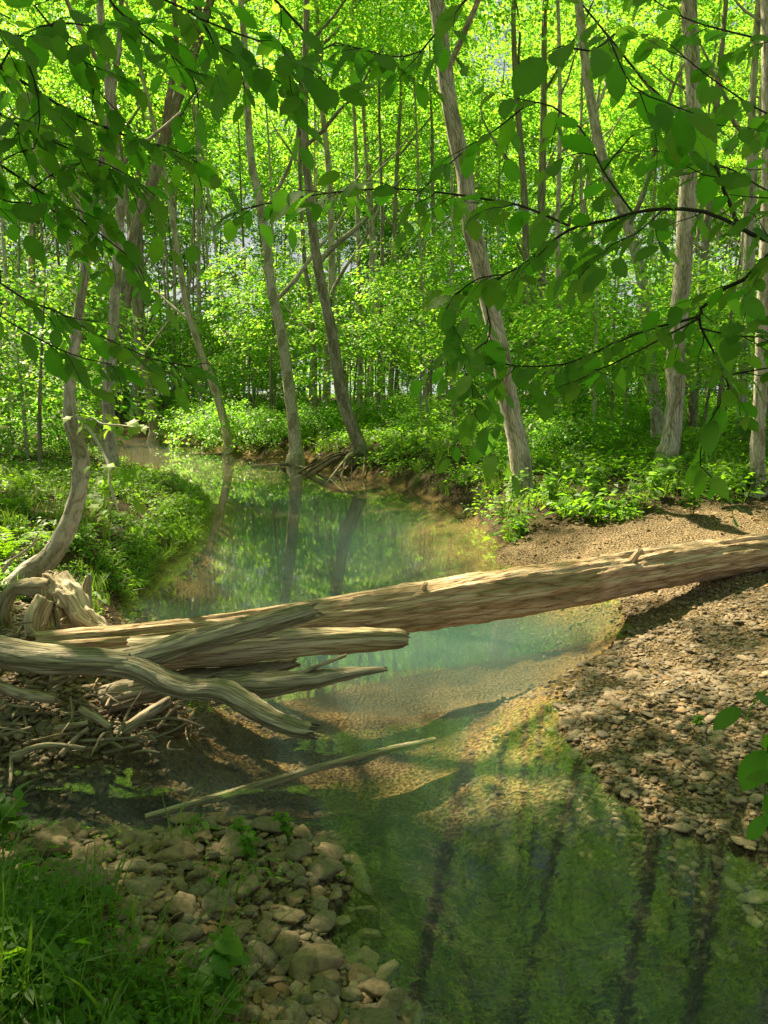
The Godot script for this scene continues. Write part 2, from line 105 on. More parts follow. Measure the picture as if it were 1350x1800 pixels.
const DEPTHS = [  # x, z, depth, distance from the edge over which it deepens
	[0.9, -2.4, 0.75, 0.8], [0.4, -3.7, 0.6, 0.5], [1.0, -5.4, 0.36, 0.6], [0.5, -4.6, 0.48, 0.5], [-0.3, -5.0, 0.5, 0.5], [0.4, -5.8, 0.5, 0.5], [0.3, -6.8, 0.65, 0.5], [1.6, -7.0, 0.65, 0.5], [0.0, -9.0, 0.95, 0.7], [-1.7, -8.6, 0.6, 0.7], [0.7, -10.0, 0.6, 0.9],
	[-0.5, -13.0, 0.9, 0.9], [0.9, -13.0, 0.45, 1.0], [-2.0, -17.0, 0.5, 0.9], [-4.0, -24.0, 0.35, 1.0], [-10.0, -34.0, 0.35, 1.2], [-1.3, -4.1, 0.36, 0.3], [-2.5, -4.0, 0.32, 0.25], [3.0, 0.0, 0.6, 0.8],
]

func edge_distance(p: Vector2) -> float:
	# signed distance to the water line, negative in the water
	var best := 1e9
	var inside := false
	var n := water_line.size()
	var a := water_line[n - 1]
	for i in n:
		var b := water_line[i]
		var ab := b - a
		var ap := p - a
		var t := clampf(ap.dot(ab) / ab.length_squared(), 0.0, 1.0)
		best = minf(best, (ap - ab * t).length_squared())
		if (a.y > p.y) != (b.y > p.y) and p.x < (b.x - a.x) * (p.y - a.y) / (b.y - a.y) + a.x:
			inside = not inside
		a = b
	return -sqrt(best) if inside else sqrt(best)

func blend(table: Array, x: float, z: float) -> Vector2:
	var s := 0.0
	var u := 0.0
	var v := 0.0
	for c in table:
		var dx: float = x - c[0]
		var dz: float = z - c[1]
		var w: float = 1.0 / pow(dx * dx + dz * dz + 0.05, 2.0)
		s += w
		u += w * float(c[2])
		v += w * float(c[3])
	return Vector2(u / s, v / s)

func ground_at(x: float, z: float) -> Vector2:
	# (height, signed distance to the water line)
	var d := edge_distance(Vector2(x, z)) + 0.12 * noise.get_noise_2d(x * 120.0, z * 120.0) + 0.05 * noise.get_noise_2d(x * 420.0, z * 420.0)
	var h := 0.0
	if d >= 0.0:
		var b := blend(BANKS, x, z)
		h = b.x * (1.0 - exp(-d / b.y)) + 0.022 * minf(d, 40.0)
		if x < -3.0:
			h += 0.03 * minf(-3.0 - x, 14.0) * clampf(d, 0.0, 1.0)
		h += minf(d * 0.25, 0.07) * (noise.get_noise_2d(x * 90.0, z * 90.0) + 0.5 * noise.get_noise_2d(x * 300.0, z * 300.0))
		h = maxf(h, 0.004 + minf(d, 0.02))
	else:
		var b := blend(DEPTHS, x, z)
		h = -b.x * (1.0 - exp(d / b.y)) + 0.05 * minf(-d, 1.0) * noise.get_noise_2d(x * 150.0 + 31.0, z * 150.0)
		h = minf(h, -0.002 + maxf(d, -0.02))
	return Vector2(h, d)

func gravelly(x: float, z: float, d: float) -> float:
	# how far bare gravel shows on dry land: the bar by the log, the near rock bar, the drift pile
	if d < 0.0:
		return 1.0
	var wob := 0.5 * noise.get_noise_2d(x * 70.0 + 9.0, z * 70.0)
	var g := 0.0
	if x > 0.6:
		g = clampf((z + 10.7 + 1.2 * wob + maxf(0.0, x - 2.6) * 0.25) * 1.6, 0.0, 1.0) * clampf((6.4 - x + wob) * 1.5, 0.0, 1.0) * clampf((-1.2 - z) * 2.0, 0.0, 1.0)
	if x < 0.6 and z > -4.0:
		g = maxf(g, clampf((-3.0 + (x + 1.75) * 0.8 + 0.5 * wob - z) * 5.0, 0.0, 1.0))
	if x < -0.8 and z < -4.0 and z > -6.7:
		g = maxf(g, clampf((1.5 + wob - d) * 3.0, 0.0, 1.0) * clampf((x + 3.6) * 2.0, 0.0, 1.0))
	return g

# ---------------------------------------------------------------- helpers

func lin(r: float, g: float, b: float, a := 1.0) -> Color:
	var c := Color(r, g, b).linear_to_srgb()
	c.a = a
	return c

func numbered(called: String) -> String:
	var n: int = used.get(called, 0)
	used[called] = n + 1
	return called if n == 0 else "%s_%03d" % [called, n]

func tag(o: Node3D, label: String, category: String, group := "", kind := "") -> void:
	o.set_meta("label", label)
	if category:
		o.set_meta("category", category)
	if group:
		o.set_meta("group", group)
	if kind:
		o.set_meta("kind", kind)

func thing(called: String, label: String, category: String, at := Vector3.ZERO, group := "") -> Node3D:
	var o := Node3D.new()
	o.name = numbered(called)
	add_child(o)
	o.position = at
	tag(o, label, category, group)
	return o

func put(called: String, mesh: Mesh, parent: Node3D = self, at := Vector3.ZERO) -> MeshInstance3D:
	var o := MeshInstance3D.new()
	o.name = numbered(called) if parent == self else called
	o.mesh = mesh
	o.position = at
	parent.add_child(o, true)
	return o

func scatter(called: String, mesh: Mesh, places: Array, tints: Array, label: String, category: String, parent: Node3D = self) -> MultiMeshInstance3D:
	var mm := MultiMesh.new()
	mm.transform_format = MultiMesh.TRANSFORM_3D
	mm.use_colors = tints.size() > 0
	mm.mesh = mesh
	mm.instance_count = places.size()
	for i in places.size():
		mm.set_instance_transform(i, places[i])
		if mm.use_colors:
			mm.set_instance_color(i, tints[i])
	var o := MultiMeshInstance3D.new()
	o.name = numbered(called) if parent == self else called
	o.multimesh = mm
	parent.add_child(o, true)
	o.set_meta("kind", "stuff")
	if parent == self:
		o.set_meta("label", label)
		o.set_meta("category", category)
	return o

class Shape:
	var v := PackedVector3Array()
	var n := PackedVector3Array()
	var uv := PackedVector2Array()
	var c := PackedColorArray()
	var i := PackedInt32Array()
	func tri(a: Vector3, b: Vector3, d: Vector3) -> void:
		var k := (d - a).cross(b - a).normalized()
		var s := v.size()
		v.append(a); v.append(b); v.append(d)
		n.append(k); n.append(k); n.append(k)
		i.append(s); i.append(s + 1); i.append(s + 2)
	func smooth() -> void:
		var acc := PackedVector3Array()
		acc.resize(v.size())
		for t in range(0, i.size(), 3):
			var a := i[t]
			var b := i[t + 1]
			var d := i[t + 2]
			var k := (v[d] - v[a]).cross(v[b] - v[a])
			acc[a] += k
			acc[b] += k
			acc[d] += k
		for t in v.size():
			acc[t] = acc[t].normalized() if acc[t].length_squared() > 1e-20 else Vector3.UP
		n = acc
	func commit(mesh: ArrayMesh, m: Material) -> ArrayMesh:
		if i.is_empty():
			return mesh
		var arrays := []
		arrays.resize(Mesh.ARRAY_MAX)
		arrays[Mesh.ARRAY_VERTEX] = v
		arrays[Mesh.ARRAY_NORMAL] = n
		if uv.size() == v.size():
			arrays[Mesh.ARRAY_TEX_UV] = uv
		if c.size() == v.size():
			arrays[Mesh.ARRAY_COLOR] = c
		arrays[Mesh.ARRAY_INDEX] = i
		mesh.add_surface_from_arrays(Mesh.PRIMITIVE_TRIANGLES, arrays)
		mesh.surface_set_material(mesh.get_surface_count() - 1, m)
		return mesh

func noise_map(frequency: float, seed_: int, ramp: Array, size := 512, octaves := 5, normal := 0.0, kind := FastNoiseLite.TYPE_SIMPLEX_SMOOTH) -> NoiseTexture2D:
	var f := FastNoiseLite.new()
	f.noise_type = kind
	f.frequency = frequency
	f.seed = seed_
	f.fractal_octaves = octaves
	var t := NoiseTexture2D.new()
	t.width = size
	t.height = size
	t.seamless = true
	t.noise = f
	if normal > 0.0:
		t.as_normal_map = true
		t.bump_strength = normal
	elif ramp.size():
		var g := Gradient.new()
		var offs := PackedFloat32Array()
		var cols := PackedColorArray()
		for r in ramp:
			offs.append(r[0])
			cols.append(r[1])
		g.offsets = offs
		g.colors = cols
		t.color_ramp = g
	return t

func plain(color: Color, rough := 0.8) -> StandardMaterial3D:
	var m := StandardMaterial3D.new()
	m.albedo_color = color
	m.roughness = rough
	return m

func leaf_mat(reflect: Color, through: Color, rough := 0.5) -> StandardMaterial3D:
	var m := plain(reflect, rough)
	m.metallic_specular = 0.4
	m.backlight_enabled = true
	m.backlight = through
	m.cull_mode = BaseMaterial3D.CULL_DISABLED
	return m

func crack_map(seed_: int, ramp: Array, gain: float) -> NoiseTexture2D:
	var t := noise_map(0.011, seed_, ramp, 512, 5)
	t.noise.fractal_type = FastNoiseLite.FRACTAL_RIDGED
	t.noise.fractal_gain = gain
	return t

func bark_mat(dark: Color, pale: Color, spot: Color, seed_: int, scale: Vector3, depth: float, rough := 0.9) -> StandardMaterial3D:
	var m := plain(Color.WHITE, rough)
	m.albedo_texture = crack_map(seed_, [[0.0, spot], [0.4, spot.lerp(pale, 0.5)], [0.62, pale], [0.8, pale.lerp(dark, 0.55)], [0.95, dark]], 0.55)
	m.uv1_scale = scale
	m.heightmap_enabled = true
	m.heightmap_texture = crack_map(seed_, [[0.0, Color.WHITE], [0.55, Color(0.8, 0.8, 0.8)], [0.95, Color.BLACK]], 0.55)
	m.heightmap_scale = depth
	m.detail_enabled = true
	m.detail_albedo = noise_map(0.006, seed_ + 100, [[0.25, Color(0.78, 0.79, 0.72)], [0.42, Color(0.92, 0.91, 0.88)], [0.6, Color(1, 1, 1)]], 256, 5)
	m.detail_blend_mode = BaseMaterial3D.BLEND_MODE_MUL
	m.metallic_specular = 0.3
	return m

func along(points: Array, radii: Array, step: float) -> Array:
	# smooth resampling of a path: [points, radii]
	var op := []
	var orad := []
	var n := points.size()
	for k in n - 1:
		var p0: Vector3 = points[maxi(k - 1, 0)]
		var p1: Vector3 = points[k]
		var p2: Vector3 = points[k + 1]
		var p3: Vector3 = points[mini(k + 2, n - 1)]
		var parts := maxi(1, int(ceil(p1.distance_to(p2) / step)))
		for j in parts:
			var t := float(j) / parts
			op.append(p1.cubic_interpolate(p2, p0, p3, t))
			orad.append(lerpf(radii[k], radii[k + 1], t))
	op.append(points[n - 1])
	orad.append(radii[n - 1])
	return [op, orad]

func tube(points: Array, radii: Array, sides: int, step: float, rough := 0.0, around := 3.0, lengthwise := 1.0, ragged := 0.0, seed_ := 0.0, plates := 0.0) -> Shape:
	# a swept limb; rough: ridges as a share of the radius; ragged: how far the ends are torn, in metres
	var s := Shape.new()
	var r := along(points, radii, step)
	var pts: Array = r[0]
	var rad: Array = r[1]
	var n := pts.size()
	var base := s.v.size()
	var t0: Vector3 = (pts[1] - pts[0]).normalized()
	var side := t0.cross(Vector3.UP if absf(t0.y) < 0.9 else Vector3.RIGHT).normalized()
	var run := 0.0
	var wraps := maxf(1.0, roundf(TAU * float(rad[n / 2]) / 0.25))
	for k in n:
		var p: Vector3 = pts[k]
		var tan_: Vector3 = (pts[mini(k + 1, n - 1)] - pts[maxi(k - 1, 0)]).normalized()
		side = (side - tan_ * side.dot(tan_)).normalized()
		var up := tan_.cross(side)
		if k > 0:
			run += p.distance_to(pts[k - 1])
		for j in sides + 1:
			var a := TAU * float(j % sides) / sides
			var ca := cos(a)
			var sa := sin(a)
			var rr: float = rad[k]
			if rough > 0.0:
				var q := Vector3(ca * around, sa * around, run * lengthwise / maxf(0.02, float(rad[n / 2])))
				if plates > 0.0:
					# flaking layers with torn edges
					var f := 2.0 + 3.0 * noise.get_noise_3d(q.x * 150.0 + seed_ * 91.0, q.y * 150.0, q.z * 120.0) + 1.6 * fine.get_noise_3d(q.x * 340.0, q.y * 340.0 + seed_ * 17.0, q.z * 230.0)
					var fl := floorf(f)
					rr *= 1.0 + plates * (fl + smoothstep(0.8, 1.0, f - fl) - 2.0) * 0.5
				rr *= 1.0 + rough * (noise.get_noise_3d(q.x * 100.0 + seed_ * 37.0, q.y * 100.0, q.z * 100.0) * 1.4 + 0.7 * fine.get_noise_3d(q.x * 230.0 + seed_ * 53.0, q.y * 230.0, q.z * 160.0))
			var pos := p + (side * ca + up * sa) * rr
			if ragged > 0.0 and (k == 0 or k == n - 1):
				pos += tan_ * ragged * noise.get_noise_2d(j * 260.0, seed_ * 11.0 + k)
			s.v.append(pos)
			s.n.append((side * ca + up * sa))
			s.uv.append(Vector2(float(j) / sides * wraps, run * 2.0))
	var w := sides + 1
	for k in n - 1:
		for j in sides:
			var a := base + k * w + j
			s.i.append_array(PackedInt32Array([a, a + w, a + 1, a + 1, a + w, a + w + 1]))
	# caps
	for e in [0, n - 1]:
		var c := s.v.size()
		s.v.append(pts[e] + (Vector3.ZERO if ragged == 0.0 else (pts[e] - pts[1 if e == 0 else n - 2]).normalized() * -0.4 * ragged))
		s.n.append((pts[e] - pts[1 if e == 0 else n - 2]).normalized())
		s.uv.append(Vector2(0.5, 0.5))
		for j in sides:
			var a: int = base + e * w + j
			if e == 0:
				s.i.append_array(PackedInt32Array([c, a, a + 1]))
			else:
				s.i.append_array(PackedInt32Array([c, a + 1, a]))
	if rough > 0.0:
		var keep := s.v.size()
		s.smooth()
		# the seam shares its normal
		for k in n:
			var a := base + k * w
			var m := (s.n[a] + s.n[a + sides]).normalized()
			s.n[a] = m
			s.n[a + sides] = m
		keep = 0
	return s

func limb(called: String, points: Array, radii: Array, m: Material, parent: Node3D, sides := 8, step := 0.3, rough := 0.0, around := 1.0, lengthwise := 0.4, ragged := 0.0, seed_ := 0.0, plates := 0.0) -> MeshInstance3D:
	return put(called, tube(points, radii, sides, step, rough, around, lengthwise, ragged, seed_, plates).commit(ArrayMesh.new(), m), parent)

func add_leaf(s: Shape, at: Vector3, dir: Vector3, up: Vector3, length: float, width: float, fold: float) -> void:
	# a pointed leaf of four faces, creased along its midrib
	var across := dir.cross(up).normalized()
	var nrm := across.cross(dir).normalized()
	var b := s.v.size()
	var tip := at + dir * length - nrm * length * 0.12
	var mid := at + dir * length * 0.45
	s.v.append(at)
	s.v.append(mid + across * width * 0.5 + nrm * fold * width)
	s.v.append(tip)
	s.v.append(mid - across * width * 0.5 + nrm * fold * width)
	for k in 4:
		s.n.append(nrm)
	s.i.append_array(PackedInt32Array([b, b + 2, b + 1, b, b + 3, b + 2]))

func random_up(tilt: float) -> Vector3:
	return Vector3(rng.randfn(0.0, tilt), 1.0, rng.randfn(0.0, tilt)).normalized()

func add_spray(shapes: Array, at: Vector3, out: Vector3, count: int, spread: float, leaf: float) -> void:
	# a leafy spray: leaves along a few twigs that fan out from a point
	var up := random_up(0.25)
	var fwd := (out - up * out.dot(up) + Vector3(0, -0.15, 0)).normalized()
	for k in count:
		var ang := rng.randf_range(-1.1, 1.1)
		var d := fwd.rotated(up, ang)
		var reach := spread * sqrt(rng.randf())
		var p := at + d * reach + up * rng.randfn(0.0, spread * 0.12) + Vector3(0, -reach * 0.12, 0)
		var dir := d.rotated(up, rng.randf_range(-1.0, 1.0)) + Vector3(0, rng.randf_range(-0.5, 0.15), 0)
		var l := leaf * rng.randf_range(0.65, 1.2)
		add_leaf(shapes[rng.randi() % shapes.size()], p, dir.normalized(), random_up(0.33), l, l * rng.randf_range(0.6, 0.85), rng.randf_range(0.05, 0.25))

func crown_mesh(seed_: int, sprays: int, per: int, rx: float, ry: float, leaf: float, spread: float, mats: Array, hollow := 0.35) -> ArrayMesh:
	rng.seed = seed_
	var shapes := []
	for m in mats:
		shapes.append(Shape.new())
	var made := 0
	while made < sprays:
		var p := Vector3(rng.randf_range(-1, 1), rng.randf_range(-1, 1), rng.randf_range(-1, 1))
		var l := p.length()
		var lump := 0.78 + 0.5 * noise.get_noise_3d(p.x * 130.0 + seed_ * 19.0, p.y * 130.0, p.z * 130.0)
		if l > lump or l < hollow * rng.randf():
			continue
		if noise.get_noise_3d(p.x * 260.0, p.y * 330.0 + seed_ * 7.0, p.z * 260.0) < -0.22:
			continue
		var q := Vector3(p.x * rx, p.y * ry, p.z * rx)
		add_spray(shapes, q, Vector3(p.x, 0.1, p.z).normalized() + Vector3(0.001, 0, 0), per, spread, leaf)
		made += 1
	var mesh := ArrayMesh.new()
	for k in mats.size():
		shapes[k].commit(mesh, mats[k])
	return mesh

func rock_mesh(seed_: int, rings: int, flat: float, m: Material, sharp := 1.0) -> ArrayMesh:
	# a stone: a ball cut by random planes and roughened
	rng.seed = seed_
	var planes := []
	for k in 15:
		var d := Vector3(rng.randfn(), rng.randfn(), rng.randfn()).normalized()
		planes.append([d, rng.randf_range(0.40, 0.66)])
	var s := Shape.new()
	var segs := rings * 2
	for a in rings + 1:
		for b in segs + 1:
			var th := PI * a / rings
			var ph := TAU * (b % segs) / segs
			var d := Vector3(sin(th) * cos(ph), cos(th), sin(th) * sin(ph))
			var r := 1.0
			for pl in planes:
				var k: float = d.dot(pl[0])
				if k > 0.05:
					r = minf(r, lerpf(0.7, pl[1] / k, sharp))
			r *= 1.0 + 0.07 * noise.get_noise_3d(d.x * 170.0 + seed_ * 31.0, d.y * 170.0, d.z * 170.0)
			s.v.append(Vector3(d.x * r, d.y * r * flat, d.z * r * 0.8) * 0.85)
			s.n.append(d)
	var w := segs + 1
	for a in rings:
		for b in segs:
			var i := a * w + b
			if a > 0:
				s.i.append_array(PackedInt32Array([i, i + w, i + 1]))
			if a < rings - 1:
				s.i.append_array(PackedInt32Array([i + 1, i + w, i + w + 1]))
	s.smooth()
	for a in rings + 1:
		var mth := (s.n[a * w] + s.n[a * w + segs]).normalized()
		s.n[a * w] = mth
		s.n[a * w + segs] = mth
	return s.commit(ArrayMesh.new(), m)

func broad_leaf(seed_: int, m: Material) -> ArrayMesh:
	# a toothed, pleated oval leaf, one metre long, its stalk at the origin, along -Z
	rng.seed = seed_
	var s := Shape.new()
	var n := 17
	var half := rng.randf_range(0.22, 0.275)
	var bend := rng.randf_range(0.06, 0.22)
	var twist := rng.randf_range(-0.25, 0.25)
	var skew := rng.randf_range(-0.05, 0.05)
	for k in n:
		var t := float(k) / (n - 1)
		var w := half * pow(sin(PI * pow(t, 0.78)), 0.72) * (1.0 - 0.2 * t) * (1.0 - 0.55 * smoothstep(0.7, 1.0, t)) * 1.15
		if k == n - 1:
			w = 0.0
		elif k > 0:
			w *= 1.0 + (0.05 if k % 2 == 0 else -0.04)
		var y := -bend * t * t + 0.02 * sin(t * 5.0)
		var pleat := (0.02 if k % 2 == 0 else -0.02) if k > 0 and k < n - 1 else 0.0
		var x0 := skew * sin(PI * t)
		for j in 5:
			var u := (j - 2) / 2.0
			var lift := 0.10 * w * absf(u) + pleat * absf(u) + twist * u * w * t - 0.12 * w * u * u
			s.v.append(Vector3(x0 + u * w, y + lift, -t + 0.09 * absf(u) * sin(PI * t) * -1.0))
			s.n.append(Vector3.UP)
			s.uv.append(Vector2(u * 0.5 + 0.5, t))
	for k in n - 1:
		for j in 4:
			var a := k * 5 + j
			s.i.append_array(PackedInt32Array([a, a + 5, a + 1, a + 1, a + 5, a + 6]))
	s.smooth()
	if s.n[22].y < 0.0:
		for k in s.n.size():
			s.n[k] = -s.n[k]
		for k in range(0, s.i.size(), 3):
			var sw := s.i[k + 1]
			s.i[k + 1] = s.i[k + 2]
			s.i[k + 2] = sw
	return s.commit(ArrayMesh.new(), m)

func lobed_leaf(seed_: int, m: Material) -> ArrayMesh:
	# a maple-like leaf with five pointed lobes, one metre long, along -Z
	rng.seed = seed_
	var outline := [[0.0, 0.0], [0.10, 0.06], [0.40, 0.02], [0.30, 0.18], [0.52, 0.42], [0.28, 0.42], [0.20, 0.62], [0.13, 0.60], [0.0, 1.0]]
	var s := Shape.new()
	var mid := Vector3(0, 0.0, -0.36)
	for side in [-1.0, 1.0]:
		for k in outline.size() - 1:
			var a := Vector3(side * outline[k][0], 0, -float(outline[k][1]))
			var b := Vector3(side * outline[k + 1][0], 0, -float(outline[k + 1][1]))
			a.y = 0.14 * absf(a.x) - 0.3 * a.z * a.z * 0.6
			b.y = 0.14 * absf(b.x) - 0.3 * b.z * b.z * 0.6
			if side < 0:
				s.tri(mid, a, b)
			else:
				s.tri(mid, b, a)
	return s.commit(ArrayMesh.new(), m)

func turn_to(at: Vector3, dir: Vector3, up: Vector3, size: float) -> Transform3D:
	var z := -dir.normalized()
	var x := up.cross(z)
	if x.length() < 0.05:
		x = Vector3.RIGHT.cross(z)
	x = x.normalized()
	return Transform3D(Basis(x, z.cross(x), z).scaled_local(Vector3.ONE * size), at)

# ---------------------------------------------------------------- the place

func _ready() -> void:
	view_and_light()
	for p in WATER:
		water_line.append(p)
	noise.noise_type = FastNoiseLite.TYPE_SIMPLEX_SMOOTH
	noise.frequency = 0.01
	noise.seed = 5
	noise.fractal_octaves = 3
	fine.noise_type = FastNoiseLite.TYPE_SIMPLEX_SMOOTH
	fine.frequency = 0.01
	fine.seed = 9
	fine.fractal_octaves = 2
	materials()
	terrain()
	water()
	photographed_trees()
	woods()
	near_beeches()
	fallen_wood()
	rocks()
	bank_plants()

func view_and_light() -> void:
	var cam := Camera3D.new()
	cam.name = "camera"
	cam.position = Vector3(0, 2.2, 0)
	cam.rotation_degrees = Vector3(-8.8, 0, 0)
	cam.fov = 67.03
	cam.near = 0.05
	cam.far = 600.0
	add_child(cam)
	cam.current = true
	var env := Environment.new()
	env.background_mode = Environment.BG_SKY
	var sky_mat := ProceduralSkyMaterial.new()
	sky_mat.sky_top_color = lin(0.30, 0.40, 0.55)
	sky_mat.sky_horizon_color = lin(1.2, 1.22, 1.12)
	sky_mat.sky_curve = 0.25
	sky_mat.ground_bottom_color = lin(0.10, 0.10, 0.06)
	sky_mat.ground_horizon_color = lin(0.3, 0.34, 0.3)
	sky_mat.sky_energy_multiplier = 0.46
	var sky := Sky.new()
	sky.sky_material = sky_mat
	env.sky = sky
	env.tonemap_mode = Environment.TONE_MAPPER_LINEAR
	env.tonemap_exposure = 4.1
	env.sdfgi_enabled = true
	env.ssao_enabled = true
	env.ssil_enabled = true
	env.volumetric_fog_enabled = true
	env.volumetric_fog_density = 0.0
	var we := WorldEnvironment.new()
	we.name = "environment"
	we.environment = env
	add_child(we)
	var sun := DirectionalLight3D.new()
	sun.name = "sun"
	sun.light_energy = 1.6
	sun.light_color = Color(1.0, 0.93, 0.78)
	sun.light_angular_distance = 0.5
	sun.shadow_enabled = true
	add_child(sun)
	sun.look_at_from_position(Vector3(-4.2, 7.9, -4.4), Vector3.ZERO)

func materials() -> void:
	# leaves: reflected colour, colour of the light that passes through
	M.leaf_a = leaf_mat(lin(0.075, 0.15, 0.018), lin(0.38, 0.79, 0.05))
	M.leaf_b = leaf_mat(lin(0.055, 0.12, 0.015), lin(0.24, 0.67, 0.04))
	M.leaf_c = leaf_mat(lin(0.09, 0.15, 0.02), lin(0.54, 0.86, 0.055))
	var veins := Image.create(128, 128, false, Image.FORMAT_RGB8)
	for y in 128:
		for x in 128:
			var u := absf(x / 127.0 - 0.5)
			var v := fposmod((y / 127.0 - u * 0.8) * 9.0, 1.0)
			var h := 1.0 if u < 0.02 else 0.8 if v < 0.14 else 0.45 + 0.2 * sin(v * PI)
			veins.set_pixel(x, y, Color(h, h, h))
	M.leaf_near = M.leaf_b.duplicate()
	M.leaf_near_pale = M.leaf_a.duplicate()
	for n in [M.leaf_near, M.leaf_near_pale]:
		n.roughness = 0.6
		n.heightmap_enabled = true
		n.heightmap_texture = ImageTexture.create_from_image(veins)
		n.heightmap_scale = 0.12
	M.leaf_maple = leaf_mat(lin(0.12, 0.20, 0.025), lin(0.42, 0.60, 0.04))
	M.herb_a = leaf_mat(lin(0.06, 0.13, 0.015), lin(0.34, 0.66, 0.02))
	M.herb_b = leaf_mat(lin(0.045, 0.11, 0.012), lin(0.22, 0.52, 0.016))
	M.grass = leaf_mat(lin(0.06, 0.12, 0.018), lin(0.20, 0.36, 0.02))
	M.moss = plain(lin(0.05, 0.075, 0.012), 1.0)
	M.bark = [
		bark_mat(lin(0.12, 0.105, 0.08), lin(0.29, 0.265, 0.21), lin(0.40, 0.375, 0.31), 3, Vector3(1.0, 0.34, 1), 1.6),
		bark_mat(lin(0.20, 0.18, 0.14), lin(0.40, 0.37, 0.30), lin(0.53, 0.50, 0.43), 7, Vector3(0.7, 0.4, 1), 0.8),
		bark_mat(lin(0.18, 0.16, 0.125), lin(0.47, 0.43, 0.345), lin(0.60, 0.565, 0.48), 13, Vector3(1.2, 0.26, 1), 1.8),
	]
	M.twig = plain(lin(0.035, 0.028, 0.02), 0.7)
	M.twig_pale = plain(lin(0.42, 0.38, 0.30), 0.8)
	M.wood_red = bark_mat(lin(0.24, 0.155, 0.09), lin(0.45, 0.32, 0.205), lin(0.57, 0.455, 0.32), 21, Vector3(1.1, 0.16, 1), 0.9)
	M.wood_pale = bark_mat(lin(0.22, 0.16, 0.10), lin(0.50, 0.41, 0.28), lin(0.62, 0.53, 0.39), 25, Vector3(0.9, 0.13, 1), 1.0)
	M.wood_grey = bark_mat(lin(0.18, 0.15, 0.11), lin(0.37, 0.32, 0.24), lin(0.49, 0.435, 0.345), 29, Vector3(1.3, 0.16, 1), 0.8)
	M.wood_dark = bark_mat(lin(0.06, 0.05, 0.035), lin(0.17, 0.14, 0.095), lin(0.26, 0.22, 0.16), 33, Vector3(1.2, 0.3, 1), 1.6)
	M.stick = bark_mat(lin(0.14, 0.11, 0.075), lin(0.36, 0.30, 0.21), lin(0.50, 0.43, 0.32), 37, Vector3(1.0, 0.25, 1), 0.6)
	M.litter = leaf_mat(lin(0.22, 0.14, 0.07), lin(0.10, 0.06, 0.02), 0.8)
	var st := plain(Color.WHITE, 0.85)
	st.vertex_color_use_as_albedo = true
	st.albedo_texture = noise_map(0.007, 41, [[0.2, Color(0.78, 0.76, 0.72)], [0.5, Color(0.93, 0.92, 0.9)], [0.8, Color(1, 1, 1)]], 512, 6)
	st.uv1_triplanar = true
	st.uv1_scale = Vector3.ONE * 1.3
	st.heightmap_enabled = true
	st.heightmap_texture = st.albedo_texture
	st.heightmap_scale = 0.5
	M.stone = st
	var ground := plain(Color.WHITE, 0.95)
	ground.vertex_color_use_as_albedo = true
	ground.albedo_texture = noise_map(0.03, 45, [[0.2, Color(0.5, 0.48, 0.42)], [0.45, Color(0.82, 0.8, 0.74)], [0.6, Color(0.95, 0.93, 0.88)], [0.85, Color(1, 1, 1)]], 1024, 6)
	ground.uv1_triplanar = true
	ground.uv1_world_triplanar = true
	ground.uv1_scale = Vector3.ONE * 0.9
	ground.heightmap_enabled = true
	ground.heightmap_texture = ground.albedo_texture
	ground.heightmap_scale = 5.0
	ground.metallic_specular = 0.2
	M.ground = ground
	var w := plain(lin(0.05, 0.10, 0.06, 0.02), 0.0)
	w.transparency = BaseMaterial3D.TRANSPARENCY_ALPHA
	w.metallic_specular = 0.5
	w.heightmap_enabled = true
	w.heightmap_texture = noise_map(0.012, 51, [], 1024, 4)
	w.heightmap_scale = 0.009
	w.uv1_triplanar = true
	w.uv1_world_triplanar = true
	w.uv1_scale = Vector3(0.55, 0.55, 0.8)
	M.water = w
	M.water_run = w.duplicate()
	M.water_run.heightmap_scale = 0.04

func axis(lo: float, hi: float, a: float, b: float, step: float) -> PackedFloat32Array:
	# coordinates: even between a and b, ever wider outside
	var left := []
	var x := a
	var s := step
	while x > lo:
		s *= 1.13
		x -= s
		left.push_front(x)
	var r := PackedFloat32Array(left)
	x = a
	while x < b:
		r.append(x)
		x += step
	s = step
	while x < hi:
		r.append(x)
		s *= 1.13
		x += s
	r.append(x)
	return r

func terrain() -> void:
	var xs := axis(-160.0, 160.0, -4.2, 5.2, 0.075)
	var zs := axis(-220.0, 60.0, -12.0, -1.2, 0.075)
	var s := Shape.new()
	for z in zs:
		for x in xs:
			var hd := ground_at(x, z)
			var k := 0.5 + 0.5 * noise.get_noise_2d(x * 60.0 + 77.0, z * 60.0)
			var col: Color
			if hd.y < 0.0:
				var silt := maxf(smoothstep(0.2, 0.5, -hd.x) if z < -8.0 + 0.6 * k else smoothstep(0.45, 0.8, -hd.x), 0.9 * smoothstep(-4.6, -3.9, z + 0.5 * k))  # deep silt; the near end is also darkened to stand for shade
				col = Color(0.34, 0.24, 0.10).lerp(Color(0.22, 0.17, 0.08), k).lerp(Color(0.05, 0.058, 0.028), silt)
			else:
				var g := gravelly(x, z, hd.y)
				col = Color(0.07, 0.056, 0.038).lerp(Color(0.11, 0.09, 0.06), k).lerp(Color(0.29, 0.23, 0.155).lerp(Color(0.21, 0.165, 0.11), k), g)
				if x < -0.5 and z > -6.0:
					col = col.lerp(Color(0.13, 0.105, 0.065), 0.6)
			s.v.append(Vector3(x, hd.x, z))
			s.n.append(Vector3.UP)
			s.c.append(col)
	var w := xs.size()
	for r in zs.size() - 1:
		for c in w - 1:
			var a := r * w + c
			s.i.append_array(PackedInt32Array([a, a + 1, a + w, a + 1, a + w + 1, a + w]))
	s.smooth()
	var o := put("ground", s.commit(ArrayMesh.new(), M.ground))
	tag(o, "earth banks, gravel bar and silty stream bed", "", "", "structure")

